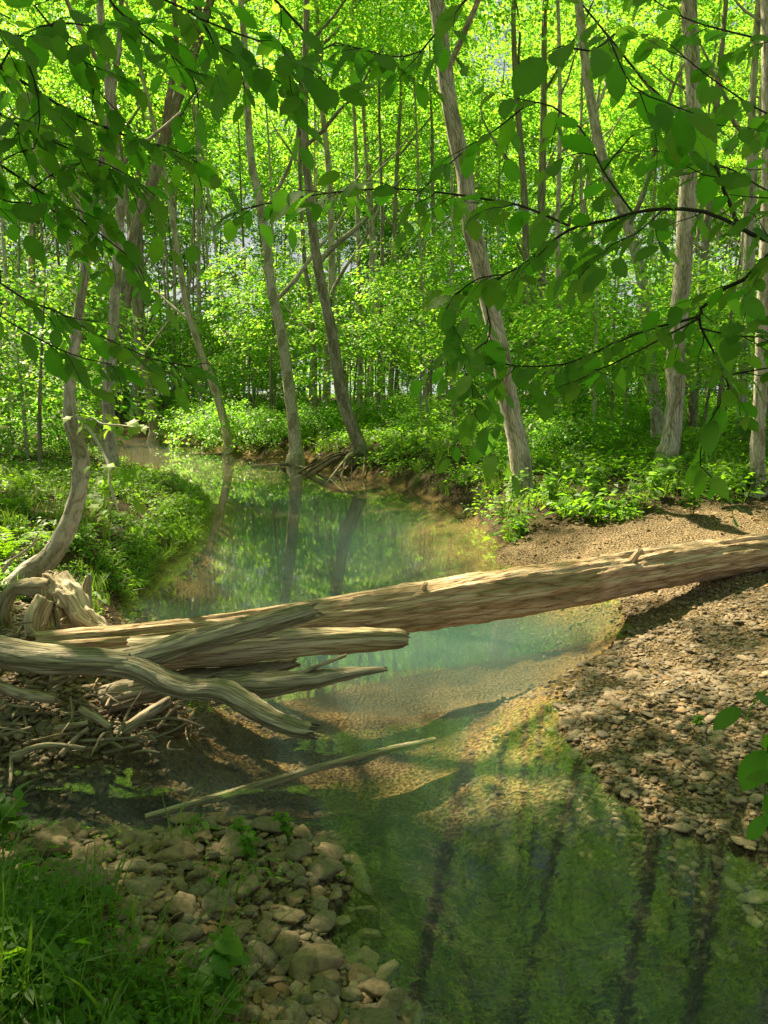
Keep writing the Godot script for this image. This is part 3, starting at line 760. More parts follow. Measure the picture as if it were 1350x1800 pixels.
func water() -> void:
	var q := PlaneMesh.new()
	q.size = Vector2(36, 41.5)
	q.material = M.water
	var o := put("stream_water", q, self, Vector3(-10, 0, -25.75))
	var q2 := PlaneMesh.new()
	q2.size = Vector2(36, 6.5)
	q2.material = M.water_run
	var o2 := put("stream_water", q2, self, Vector3(-10, 0, -1.75))
	tag(o2, "rippled shallow run of the stream below the logs", "", "", "structure")
	tag(o, "calm green pool of the stream winding between wooded banks", "", "", "structure")
	# silt stirred up around the logs, less of it in the still pool: z from, z to, density
	for f in [[-46.0, -8.2, 0.1], [-8.195, 1.5, 0.34]]:
		var fog := FogVolume.new()
		fog.name = numbered("silty_water")
		fog.size = Vector3(36, 1.4, f[1] - f[0])
		fog.position = Vector3(-10, -0.703, (f[0] + f[1]) * 0.5)
		var fm := FogMaterial.new()
		fm.density = f[2]
		fm.albedo = lin(0.28, 0.55, 0.48)
		fog.material = fm
		add_child(fog)
		tag(fog, "pale silt hanging in the water around the logs" if f[0] > -10.0 else "thin silt hanging in the still far pool", "", "", "stuff")

# ---------------------------------------------------------------- trees

var crowns := []
var understory := []
var far_crowns := []
var far_understory := []
var bushes := []
var limb_meshes := []

func grow_crowns() -> void:
	for k in 4:
		crowns.append(crown_mesh(100 + k, 185, 34, 4.3, 5.6, 0.15, 0.75, [M.leaf_a, M.leaf_b, M.leaf_c]))
	for k in 3:
		far_crowns.append(crown_mesh(150 + k, 150, 26, 4.4, 6.0, 0.24, 0.95, [M.leaf_a, M.leaf_b, M.leaf_c]))
		far_understory.append(crown_mesh(250 + k, 70, 22, 2.1, 2.6, 0.2, 0.8, [M.leaf_a, M.leaf_b, M.leaf_c], 0.2))
	for k in 4:
		understory.append(crown_mesh(200 + k, 100, 32, 2.1, 2.6, 0.13, 0.65, [M.leaf_a, M.leaf_b, M.leaf_c], 0.2))
	for k in 3:
		bushes.append(crown_mesh(300 + k, 60, 30, 1.0, 0.75, 0.085, 0.42, [M.leaf_a, M.leaf_b, M.herb_a], 0.1))
	for b in 3:
		var set_ := []
		for k in 4:
			rng.seed = 400 + b * 10 + k
			var p := Vector3.ZERO
			var d := Vector3(1, rng.randf_range(0.4, 1.1), 0).normalized()
			var pts := [p]
			var rad := [0.06]
			for j in 5:
				p += d * 0.75
				d = (d + Vector3(rng.randf_range(-0.2, 0.2), rng.randf_range(-0.1, 0.3), rng.randf_range(-0.3, 0.3))).normalized()
				pts.append(p)
				rad.append(0.06 * (1.0 - j * 0.18))
			set_.append(tube(pts, rad, 6, 0.5).commit(ArrayMesh.new(), M.bark[b]))
		limb_meshes.append(set_)

func finish_tree(t: Node3D, pts: Array, rad: Array, kind: int, detail: int, crown_scale: float, first_limb: float) -> void:
	# pts are relative to the thing
	limb("trunk", pts, rad, M.bark[kind], t, [7, 10, 18][detail], [1.2, 0.5, 0.14][detail], [0.0, 0.10, 0.13][detail], 1.6, 0.15, 0.0, t.position.x)
	var n := pts.size()
	var top: Vector3 = pts[n - 1]
	var c := put("crown", crowns[rng.randi() % 4] if t.position.z > -44.0 else far_crowns[rng.randi() % 3], t, Vector3(top.x, top.y - 3.4 * crown_scale, top.z))
	c.rotation.y = rng.randf() * TAU
	c.scale = Vector3.ONE * crown_scale * rng.randf_range(0.9, 1.1)
	for k in 5:
		var y := lerpf(first_limb, top.y - 1.0, (k + rng.randf()) / 5.0)
		for j in n - 1:
			if pts[j].y <= y and pts[j + 1].y > y:
				var f: float = (y - pts[j].y) / (pts[j + 1].y - pts[j].y)
				var l := put("limb", limb_meshes[kind][rng.randi() % 4], t, pts[j].lerp(pts[j + 1], f))
				l.rotation.y = rng.randf() * TAU
				l.scale = Vector3.ONE * rng.randf_range(0.7, 1.2) * clampf(float(rad[j]) / 0.11, 0.5, 1.4)

func photographed_trees() -> void:
	grow_crowns()
	rng.seed = 61
	for e in TREES:
		var pts: Array = e[2]
		var foot: Vector3 = pts[0]
		var g := ground_at(foot.x, foot.z).x
		var t := thing(e[0], e[1], "tree", Vector3(foot.x, g, foot.z), "trees with trunks in view along the stream")
		var rel := []
		var rad := []
		var r0: float = e[3]
		var r1: float = e[4]
		var low: float = minf(foot.y, g) - 0.25
		rel.append(Vector3(0, low - g, 0))
		rad.append(r0 * 2.0)
		rel.append(Vector3(0, maxf(0.06, foot.y - g - 0.1), 0))
		rad.append(r0 * 1.5)
		rel.append(Vector3(0, maxf(0.3, foot.y - g + 0.16), 0))
		rad.append(r0 * 1.12)
		var last: float = pts[pts.size() - 1].y
		for k in range(1, pts.size()):
			if pts[k].y < maxf(g, foot.y) + 0.5:
				continue
			rel.append(pts[k] - t.position)
			rad.append(lerpf(r0, r1, clampf((pts[k].y - foot.y) / (last - foot.y), 0.0, 1.0)))
		var p: Vector3 = rel[rel.size() - 1]
		var d: Vector3 = (p - rel[rel.size() - 2]).normalized()
		while p.y < float(e[5]):
			d = (d + Vector3(rng.randf_range(-0.06, 0.06), 0.12, rng.randf_range(-0.06, 0.06))).normalized()
			p += d * 2.0
			rel.append(p)
			rad.append(maxf(0.03, r1 * (1.0 - 0.8 * (p.y - (last - g)) / (float(e[5]) + 2.0 - (last - g)))))
		var near: bool = foot.z > -15.0
		finish_tree(t, rel, rad, e[6], 2 if foot.z > -26.0 else 1, 1.0 if foot.z < -16.0 else 0.65 if foot.x > -4.0 else 0.68, 6.0 if near else 3.5)
		if foot.z > -29.0 and foot.z < -21.0 and foot.x < 1.0 and foot.x > -8.0:
			for k in 26 if foot.x > -1.5 else 14:
				var a := rng.randf_range(-0.3, PI + 0.3)
				var o := Vector3(cos(a), 0, sin(a))
				var reach := rng.randf_range(0.6, 1.7)
				var q := [Vector3(0, 0.1, 0) + o * r0 * 0.5, o * reach * 0.45 + Vector3(0, rng.randf_range(-0.1, 0.12), 0)]
				var w: Vector3 = q[1] + (o.rotated(Vector3.UP, rng.randf_range(-0.6, 0.6)) * reach * 0.6)
				w.y = ground_at(t.position.x + w.x, t.position.z + w.z).x - g + 0.02
				w.y = maxf(w.y, -g - 0.02)
				q.append(w)
				q.append(w + Vector3(o.x * 0.3, -0.14, o.z * 0.3))
				limb("root", q, [r0 * 0.32, r0 * 0.2, r0 * 0.13, r0 * 0.06], M.wood_dark if k % 3 else M.wood_grey, t, 6, 0.12, 0.12)

func blocks_stream(x: float, z: float, margin: float) -> bool:
	return edge_distance(Vector2(x, z)) < margin

func woods() -> void:
	# trees behind the ones whose trunks are placed above, then understory, bushes, ground cover
	rng.seed = 71
	var spots := []
	var tries := 0
	while spots.size() < 125 and tries < 6000:
		tries += 1
		var z := -lerpf(26.0, 80.0, sqrt(rng.randf()))
		var x := rng.randf_range(-1.0, 1.0) * (6.0 - z * 0.52)
		if blocks_stream(x, z, 1.6) or (z > -33.0 and x > -9.0 and x < 8.0):
			continue
		var ok := true
		for s in spots:
			if s.distance_to(Vector2(x, z)) < 1.9:
				ok = false
				break
		if ok:
			spots.append(Vector2(x, z))
	# trees beside and behind the photographer, which shade the near water
	for s in [[-12.5, -11.0], [-13.5, -17.0], [-12.5, -21.0], [-15.0, -26.0], [-6.5, -1.5], [-12.0, -4.0], [7.5, -10.0], [8.5, -15.0], [10.0, -20.0], [7.0, -4.0], [11.5, -8.0], [13.0, -14.0], [-3.0, 5.0], [3.5, 6.0], [9.0, 3.0], [0.9, 2.4], [-2.2, 2.0], [4.8, 2.0], [12.0, -26.0], [16.0, -20.0], [17.0, -30.0], [-13.0, -48.0], [-17.0, -51.0], [-10.5, -45.0], [-15.0, -56.0], [-20.0, -58.0], [-8.5, -44.0], [9.5, -24.0], [13.0, -34.0]]:
		spots.append(Vector2(s[0], s[1]))
	# smaller unseen trees, added to shade the near water and leaves: place, height, spread
	var shade := {Vector2(-5.0, -7.6): [12.0, 0.7], Vector2(-6.9, -12.0): [18.0, 0.65], Vector2(-9.0, -11.2): [18.0, 0.7], Vector2(-4.2, -4.4): [12.0, 0.75], Vector2(-3.7, -5.7): [12.5, 0.7], Vector2(-8.2, -8.2): [16.0, 0.7], Vector2(-6.3, -9.6): [14.5, 0.6], Vector2(-4.4, -6.4): [10.0, 0.55]}
	spots.append_array(shade.keys())
	for s in spots:
		var g := ground_at(s.x, s.y).x
		var h := rng.randf_range(15.0, 22.0) if s.y > -24.0 else rng.randf_range(17.0, 26.0)
		var wide := rng.randf_range(0.85, 1.1)
		if shade.has(s):
			h = shade[s][0]
			wide = shade[s][1]
		var kind := rng.randi() % 3
		var t := thing("forest_tree", ["dark furrowed slender tree deep in the sunlit wood", "smooth grey slender tree deep in the sunlit wood", "pale furrowed slender tree deep in the sunlit wood"][kind], "tree", Vector3(s.x, g, s.y), "slender trees deep in the wood")
		if s.y > -26.0:
			t.set_meta("label", "tall shade tree added among the trees around the stream")
			t.set_meta("group", "shade trees around the stream")
		var r := rng.randf_range(0.07, 0.17)
		var pts := [Vector3(0, -0.3, 0), Vector3(0, 0.3, 0)]
		var rad := [r * 1.6, r * 1.1]
		var p := Vector3(0, 0.3, 0)
		var d := Vector3(rng.randf_range(-0.09, 0.09), 1, rng.randf_range(-0.05, 0.05)).normalized()
		while p.y < h:
			p += d * 2.4
			d = (d + Vector3(rng.randf_range(-0.035, 0.035), 0.03, rng.randf_range(-0.035, 0.035))).normalized()
			pts.append(p)
			rad.append(maxf(0.025, r * (1.0 - 0.8 * p.y / (h + 2.4))))
		finish_tree(t, pts, rad, kind, 1 if s.y > -45.0 else 0, wide, 3.0 if s.y < -20.0 else h * 0.5)
	# understory
	rng.seed = 81
	var placed := 0
	tries = 0
	var taken := []
	var chosen := [Vector2(4.6, -17.0), Vector2(6.8, -16.0), Vector2(3.4, -21.5), Vector2(6.0, -20.5), Vector2(8.2, -19.0), Vector2(5.2, -24.0), Vector2(-9.0, -19.5), Vector2(-7.6, -17.0), Vector2(-10.5, -22.0), Vector2(-4.5, -30.5), Vector2(-1.5, -28.5), Vector2(1.5, -27.0), Vector2(-14.5, -49.0), Vector2(-12.0, -46.5), Vector2(-18.0, -53.0), Vector2(-9.5, -43.5), Vector2(-16.0, -47.5), Vector2(-20.5, -51.5), Vector2(-2.2, 3.6), Vector2(0.4, 3.9), Vector2(2.9, 3.5), Vector2(-4.4, 1.6)]  # the last four stand unseen behind the camera, added to darken the near leaves
	while placed < 150 and tries < 8000:
		tries += 1
		var z := -lerpf(19.0, 78.0, pow(rng.randf(), 0.9))
		var x := rng.randf_range(-1.0, 1.0) * (4.0 - z * 0.52)
		if placed < chosen.size():
			x = chosen[placed].x
			z = chosen[placed].y
		elif blocks_stream(x, z, 2.2) or (z > -27.0 and x > -8.0 and x < 3.5) or (z > -32.0 and x > -7.0 and x < 3.0 and rng.randf() < 0.7):
			continue
		var ok := true
		for s in taken:
			if s.distance_to(Vector2(x, z)) < 1.2:
				ok = false
				break
		if not ok:
			continue
		taken.append(Vector2(x, z))
		placed += 1
		var g := ground_at(x, z).x
		var h := rng.randf_range(2.6, 8.5) if z < -25.0 else rng.randf_range(2.6, 4.6) if z < 0.0 else 6.0
		var t := thing("understory_tree", "low young understory tree with leaves close to the ground" if h < 4.5 else "tall young understory tree with leaves up among the trunks", "tree", Vector3(x, g, z), "young understory trees")
		var lean := Vector3(rng.randf_range(-0.5, 0.5), 0, rng.randf_range(-0.5, 0.5))
		limb("trunk", [Vector3(0, -0.2, 0), Vector3(0, h * 0.4, 0) + lean * 0.3, Vector3(0, h, 0) + lean], [0.05, 0.04, 0.012], M.bark[rng.randi() % 2], t, 6, 0.8)
		var c := put("crown", understory[rng.randi() % 4] if z > -40.0 else far_understory[rng.randi() % 3], t, Vector3(0, h * 0.72, 0) + lean * 0.7)
		c.rotation.y = rng.randf() * TAU
		var sc := rng.randf_range(0.85, 1.25)
		c.scale = Vector3(sc, sc * rng.randf_range(0.7, 1.1), sc)
	# bushes
	rng.seed = 91
	placed = 0
	tries = 0
	while placed < 125 and tries < 9000:
		tries += 1
		var z := -lerpf(13.0, 52.0, pow(rng.randf(), 0.8))
		var x := rng.randf_range(-1.0, 1.0) * (3.0 - z * 0.5)
		var dd := edge_distance(Vector2(x, z))
		if dd < 1.1 or (z > -24.0 and x > -5.5 and x < 3.4) or (z > -15.5 and x > 2.0 and x < 7.0) or absf(x - (1.6 + (z + 17.0) * -0.12)) < 0.9 and z > -40.0:
			continue
		placed += 1
		var g := ground_at(x, z).x
		var t := thing("bush", "low round bush on the sunlit forest floor" if placed % 2 else "loose leafy bush on the sunlit forest floor", "bush", Vector3(x, g, z), "bushes on the forest floor")
		var sc := rng.randf_range(0.6, 1.25) * (0.8 if z > -24.0 else 1.0)
		limb("stem", [Vector3(0, -0.1, 0), Vector3(0.03, sc * 0.5, 0.02)], [0.02, 0.01], M.twig, t, 5, 0.4)
		var c := put("foliage", bushes[rng.randi() % 3], t, Vector3(0, 0.62 * sc, 0))
		c.rotation.y = rng.randf() * TAU
		c.scale = Vector3.ONE * sc
	for p in [[-5.0, -28.5, 1.4], [-4.1, -27.2, 1.2], [-6.2, -30.0, 1.5], [-7.3, -31.5, 1.5], [-3.4, -26.5, 1.0], [-8.6, -34.5, 1.6], [1.0, -21.5, 0.9], [2.6, -18.6, 0.9], [3.0, -16.2, 0.9], [2.4, -14.9, 0.6], [4.0, -17.5, 1.1], [3.4, -19.5, 1.2]]:
		var t := thing("bush", "bright green bush leaning out over the stream bank", "bush", Vector3(p[0], ground_at(p[0], p[1]).x, p[1]), "bushes along the stream bank")
		limb("stem", [Vector3(0, -0.1, 0), Vector3(0.03, p[2] * 0.5, 0.02)], [0.02, 0.01], M.twig, t, 5, 0.4)
		var c := put("foliage", bushes[rng.randi() % 3], t, Vector3(0, 0.55 * p[2], 0))
		c.rotation.y = rng.randf() * TAU
		c.scale = Vector3.ONE * float(p[2])
	# the wood beyond, one mass of leaves
	rng.seed = 95
	var far := []
	for k in 95:
		var z := -rng.randf_range(76.0, 98.0)
		var x := rng.randf_range(-1.0, 1.0) * (8.0 - z * 0.55)
		var sc := rng.randf_range(2.2, 3.4)
		far.append(Transform3D(Basis(Vector3.UP, rng.randf() * TAU).scaled_local(Vector3.ONE * sc), Vector3(x, rng.randf_range(1.0, 44.0), z)))
	scatter("far_woods", far_understory[1], far, [], "solid green mass of leaves far off in the wood", "woods")
	ground_cover()
	leaf_litter()

func herb_mesh(seed_: int, leaves: int, height: float, leaf: float, mats: Array) -> ArrayMesh:
	rng.seed = seed_
	var shapes := []
	for m in mats:
		shapes.append(Shape.new())
	for k in leaves:
		var a := rng.randf() * TAU
		var rr := height * 0.7 * sqrt(rng.randf())
		var p := Vector3(cos(a) * rr, height * rng.randf_range(0.25, 1.0), sin(a) * rr)
		var dir := Vector3(cos(a), rng.randf_range(-0.5, 0.4), sin(a)).rotated(Vector3.UP, rng.randf_range(-0.9, 0.9)).normalized()
		var l := leaf * rng.randf_range(0.6, 1.25)
		add_leaf(shapes[rng.randi() % shapes.size()], p, dir, random_up(0.4), l, l * rng.randf_range(0.4, 0.75), rng.randf_range(0.05, 0.25))
	var stalk: Shape = shapes[0]
	for k in 3:
		var a := rng.randf() * TAU
		var tip := Vector3(cos(a) * height * 0.3, height * 0.9, sin(a) * height * 0.3)
		var w := Vector3(-sin(a), 0, cos(a)) * height * 0.012
		stalk.tri(-w, w, tip)
	var mesh := ArrayMesh.new()
	for k in mats.size():
		shapes[k].commit(mesh, mats[k])
	return mesh

func grass_mesh(seed_: int, blades: int, height: float, width: float, m: Material) -> ArrayMesh:
	rng.seed = seed_
	var s := Shape.new()
	for k in blades:
		var a := rng.randf() * TAU
		var foot := Vector3(rng.randfn(0, 0.05), 0, rng.randfn(0, 0.05))
		var o := Vector3(cos(a), 0, sin(a))
		var side := Vector3(-sin(a), 0, cos(a)) * width * rng.randf_range(0.7, 1.3)
		var h := height * rng.randf_range(0.5, 1.15)
		var lean := h * rng.randf_range(0.1, 0.75)
		var prev_l := foot - side * 0.5
		var prev_r := foot + side * 0.5
		for j in range(1, 6):
			var t := j / 5.0
			var c := foot + o * lean * t * t + Vector3(0, h * (t - 0.28 * t * t * lean / h), 0)
			var w := side * 0.5 * (1.0 - pow(t, 2.5))
			if j == 5:
				s.tri(prev_l, c, prev_r)
			else:
				s.tri(prev_l, c - w, prev_r)
				s.tri(prev_r, c - w, c + w)
			prev_l = c - w
			prev_r = c + w
	return s.commit(ArrayMesh.new(), m)

func ground_cover() -> void:
	var kinds := []
	for k in 3:
		kinds.append([herb_mesh(500 + k, 26, 0.30, 0.10, [M.herb_a, M.herb_b]), []])
	for k in 2:
		kinds.append([grass_mesh(520 + k, 16, 0.38, 0.011, M.grass), []])
	rng.seed = 101
	var tries := 0
	var total := 0
	while total < 8500 and tries < 60000:
		tries += 1
		var z := -lerpf(4.4, 48.0, pow(rng.randf(), 1.7))
		var x := rng.randf_range(-1.0, 1.0) * (2.2 - z * 0.5)
		var d := edge_distance(Vector2(x, z))
		if d < 0.06 or (d < 0.3 and z > -15.0 and rng.randf() < 0.5):
			continue
		if rng.randf() < gravelly(x, z, d) * 1.1:
			continue
		if absf(x - (1.6 + (z + 17.0) * -0.12)) < 0.28 and z < -16.0 and z > -23.0:
			continue
		if x > 0.6 and z > -13.5 and noise.get_noise_2d(x * 80.0 + 5.0, z * 80.0) < 0.0:
			continue
		var g := ground_at(x, z).x
		var sc := rng.randf_range(0.6, 1.5)
		if x < -2.0 and z > -16.0:
			sc *= 0.58
		elif x < -3.0 and z > -28.0:
			sc *= 0.45
		var pick := rng.randi() % 3
		if (noise.get_noise_2d(x * 40.0 + 91.0, z * 40.0) > 0.08 and rng.randf() < 0.75) or (x < -2.0 and z > -16.0 and rng.randf() < 0.4):
			pick = 3 + rng.randi() % 2
		var b := Basis(Vector3.UP, rng.randf() * TAU).rotated(Vector3(rng.randfn(), 0, rng.randfn()).normalized(), rng.randf_range(0.0, 0.2))
		kinds[pick][1].append(Transform3D(b.scaled_local(Vector3.ONE * sc), Vector3(x, g - 0.01, z)))
		total += 1
	# grass and herbs hanging over the cut edge of the far shore
	tries = 0
	total = 0
	while total < 520 and tries < 20000:
		tries += 1
		var z := -rng.randf_range(8.0, 17.0)
		var x := rng.randf_range(-5.5, -2.4)
		var p := Vector2(x, z)
		var d := edge_distance(p)
		if d < -0.04 or d > 0.34:
			continue
		var out := Vector2(edge_distance(p + Vector2(0.05, 0)) - d, edge_distance(p + Vector2(0, 0.05)) - d).normalized()
		var tilt := Vector3(out.y, 0, -out.x).normalized()
		var basis_ := Basis(Vector3.UP, rng.randf() * TAU).rotated(tilt, rng.randf_range(-1.3, -0.2) if d < 0.2 else rng.randf_range(-0.5, 0.1))
		kinds[[0, 1, 3, 4, 3, 4][rng.randi() % 6]][1].append(Transform3D(basis_.scaled_local(Vector3.ONE * rng.randf_range(0.4, 0.8)), Vector3(x, maxf(0.05, ground_at(x, z).x) - 0.02, z)))
		total += 1
	for k in 5:
		if k < 3:
			scatter("undergrowth", kinds[k][0], kinds[k][1], [], "low leafy green herbs covering the forest floor and banks", "undergrowth")
		else:
			scatter("grass", kinds[k][0], kinds[k][1], [], "bright green grass on the stream banks", "grass")

func leaf_litter() -> void:
	var dry := [broad_leaf(640, M.litter), broad_leaf(641, M.litter)]
	var spots := [[], []]
	rng.seed = 201
	var n := 0
	while n < 1700:
		var z := -lerpf(2.0, 13.0, pow(rng.randf(), 1.2))
		var x := rng.randf_range(-0.53, 0.53) * -z
		var hd := ground_at(x, z)
		if hd.y < 0.1:
			continue
		n += 1
		var a := rng.randf() * TAU
		spots[n % 2].append(turn_to(Vector3(x, hd.x + rng.randf_range(0.008, 0.03), z), Vector3(cos(a), rng.randf_range(-0.2, 0.25), sin(a)), random_up(0.35), rng.randf_range(0.03, 0.075)))
	for k in 2:
		scatter("leaf_litter", dry[k], spots[k], [], "dry brown fallen leaves scattered over gravel and bare bank", "leaf litter")

# ---------------------------------------------------------------- the near branches

func near_beeches() -> void:
	var leaves := []
	for k in 5:
		leaves.append(broad_leaf(600 + k, M.leaf_near))
	for k in 3:
		leaves.append(broad_leaf(620 + k, M.leaf_near_pale))
	for side in [["R", BOUGH_R, Vector3(2.7, 0, -1.0), "near_beech", "near tree whose toothed leaves hang over the log and gravel"], ["L", BOUGH_L, Vector3(-2.5, 0, -0.7), "near_beech", "near tree whose dense dark leaves overhang the fern bank"]]:
		var foot: Vector3 = side[2]
		foot.y = ground_at(foot.x, foot.z).x
		var t := thing(side[3], side[4], "tree", foot, "overhanging near trees")
		limb("trunk", [Vector3(0, -0.2, 0), Vector3(0, 0.4, 0), Vector3(0.05, 3, 0), Vector3(0, 7, 0.1), Vector3(0.1, 11, 0)], [0.2, 0.13, 0.11, 0.08, 0.03], M.bark[1], t, 12, 0.4, 0.08)
		rng.seed = 111 if side[0] == "R" else 112
		var c := put("crown", crowns[rng.randi() % 4], t, Vector3(0, 9.5, 0))
		c.scale = Vector3.ONE * 0.9
		var count := 0
		var spare := []
		for k in leaves.size():
			spare.append([])
		for b in side[1]:
			var pts: Array = b[0].duplicate()
			var p0: Vector3 = pts[0]
			var start := 0
			var edge: float = 0.52 * -p0.z
			var high := p0.y > 2.2 + 0.46 * -p0.z
			if absf(p0.x) > edge or high:
				var join := Vector3(foot.x, p0.y + (0.9 if high else -0.15), foot.z)
				pts.push_front(join.lerp(p0, 0.7) + Vector3(rng.randfn(0, 0.04), rng.randf_range(0.02, 0.1), rng.randfn(0, 0.05)))
				pts.push_front(join.lerp(p0, 0.35) + Vector3(rng.randfn(0, 0.08), rng.randf_range(0.08, 0.22), rng.randfn(0, 0.1)))
				pts.push_front(join)
				start = 3
			var r := along(pts, range(pts.size()), 0.02)
			var path: Array = r[0]
			var rad := []
			for k in pts.size():
				rad.append(lerpf(b[1], b[2], maxf(0.0, float(k - start)) / maxf(1.0, pts.size() - 1 - start)) * (2.0 if k < start else 1.0))
			var rel := []
			for p in pts:
				rel.append(p - foot)
			var bough := limb("bough", rel, rad, M.twig, t, 6, 0.04)
			# leaves, set alternately along the twig; short side twigs carry smaller ones
			var gap := 0.04 / float(b[3])
			var since := 0.0
			var flip := 1.0
			for k in range(1, path.size()):
				var p: Vector3 = path[k]
				since += p.distance_to(path[k - 1])
				var at_end := k == path.size() - 1
				if float(r[1][k]) < start + 0.3 and start > 0:
					since = 0.0
					continue
				if since < gap and not at_end:
					continue
				since = rng.randf_range(-0.015, 0.01)
				flip = -flip
				var tan_: Vector3 = (p - path[k - 1]).normalized()
				var sideways := tan_.cross(Vector3.UP).normalized() * flip
				var dir := near_direction(sideways, tan_)
				if at_end:
					dir = (tan_ + Vector3(0, -0.4, 0)).normalized()
				var size := rng.randf_range(0.045, 0.09)
				if count < 290:
					count += 1
					var lf := put("leaf", leaves[rng.randi() % leaves.size()], bough)
					lf.transform = turn_to(p - foot + dir * 0.008, dir, near_up(), size)
				else:
					spare[rng.randi() % leaves.size()].append(turn_to(p - foot + dir * 0.008, dir, near_up(), size))
				if rng.randf() < (0.9 if side[0] == "L" else 0.6):
					var q := p - foot
					var d := (sideways * rng.randf_range(0.5, 1.0) + tan_ * 0.6 + Vector3(0, rng.randf_range(-0.45, 0.15), 0)).normalized()
					var ends := [q]
					for j in rng.randi_range(3, 5):
						d = (d + Vector3(rng.randfn(0, 0.2), rng.randfn(-0.08, 0.15), rng.randfn(0, 0.2))).normalized()
						q += d * 0.034
						ends.append(q)
						var s2 := d.cross(Vector3.UP).normalized() * (1.0 if j % 2 == 0 else -1.0)
						var ld := near_direction(s2, d)
						spare[rng.randi() % leaves.size()].append(turn_to(q + ld * 0.004, ld, near_up(), rng.randf_range(0.035, 0.072)))
					limb("twig", ends, range(ends.size()).map(func(e): return 0.0014 - 0.0002 * e), M.twig, bough, 4, 0.05)
		for k in leaves.size():
			if spare[k].size():
				scatter("spray_leaf", leaves[k], spare[k], [], "", "", t)

func near_direction(sideways: Vector3, tan_: Vector3) -> Vector3:
	return (sideways * rng.randf_range(0.3, 0.9) + tan_ * rng.randf_range(0.2, 0.9) + Vector3(0, rng.randf_range(-0.95, 0.1), 0)).normalized()

func near_up() -> Vector3:
	return Vector3(rng.randfn(0, 0.45), 1.0, rng.randfn(0.35, 0.5)).normalized()

# ---------------------------------------------------------------- fallen wood

func fallen(called: String, label: String, parts: Array, category := "log", group := "") -> Node3D:
	# parts: [name, path, material, sides, step, rough, around, lengthwise, ragged]
	var foot: Vector3 = parts[0][1][0][0]
	var t := thing(called, label, category, Vector3(foot.x, 0, foot.z), group)
	for p in parts:
		var rel := []
		for q in p[1][0]:
			rel.append(q - t.position)
		limb(p[0], rel, p[1][1], p[2], t, p[3], p[4], p[5], p[6], p[7], p[8], foot.x * 3.0 + t.get_child_count(), p[9] if p.size() > 9 else 0.0)
	return t

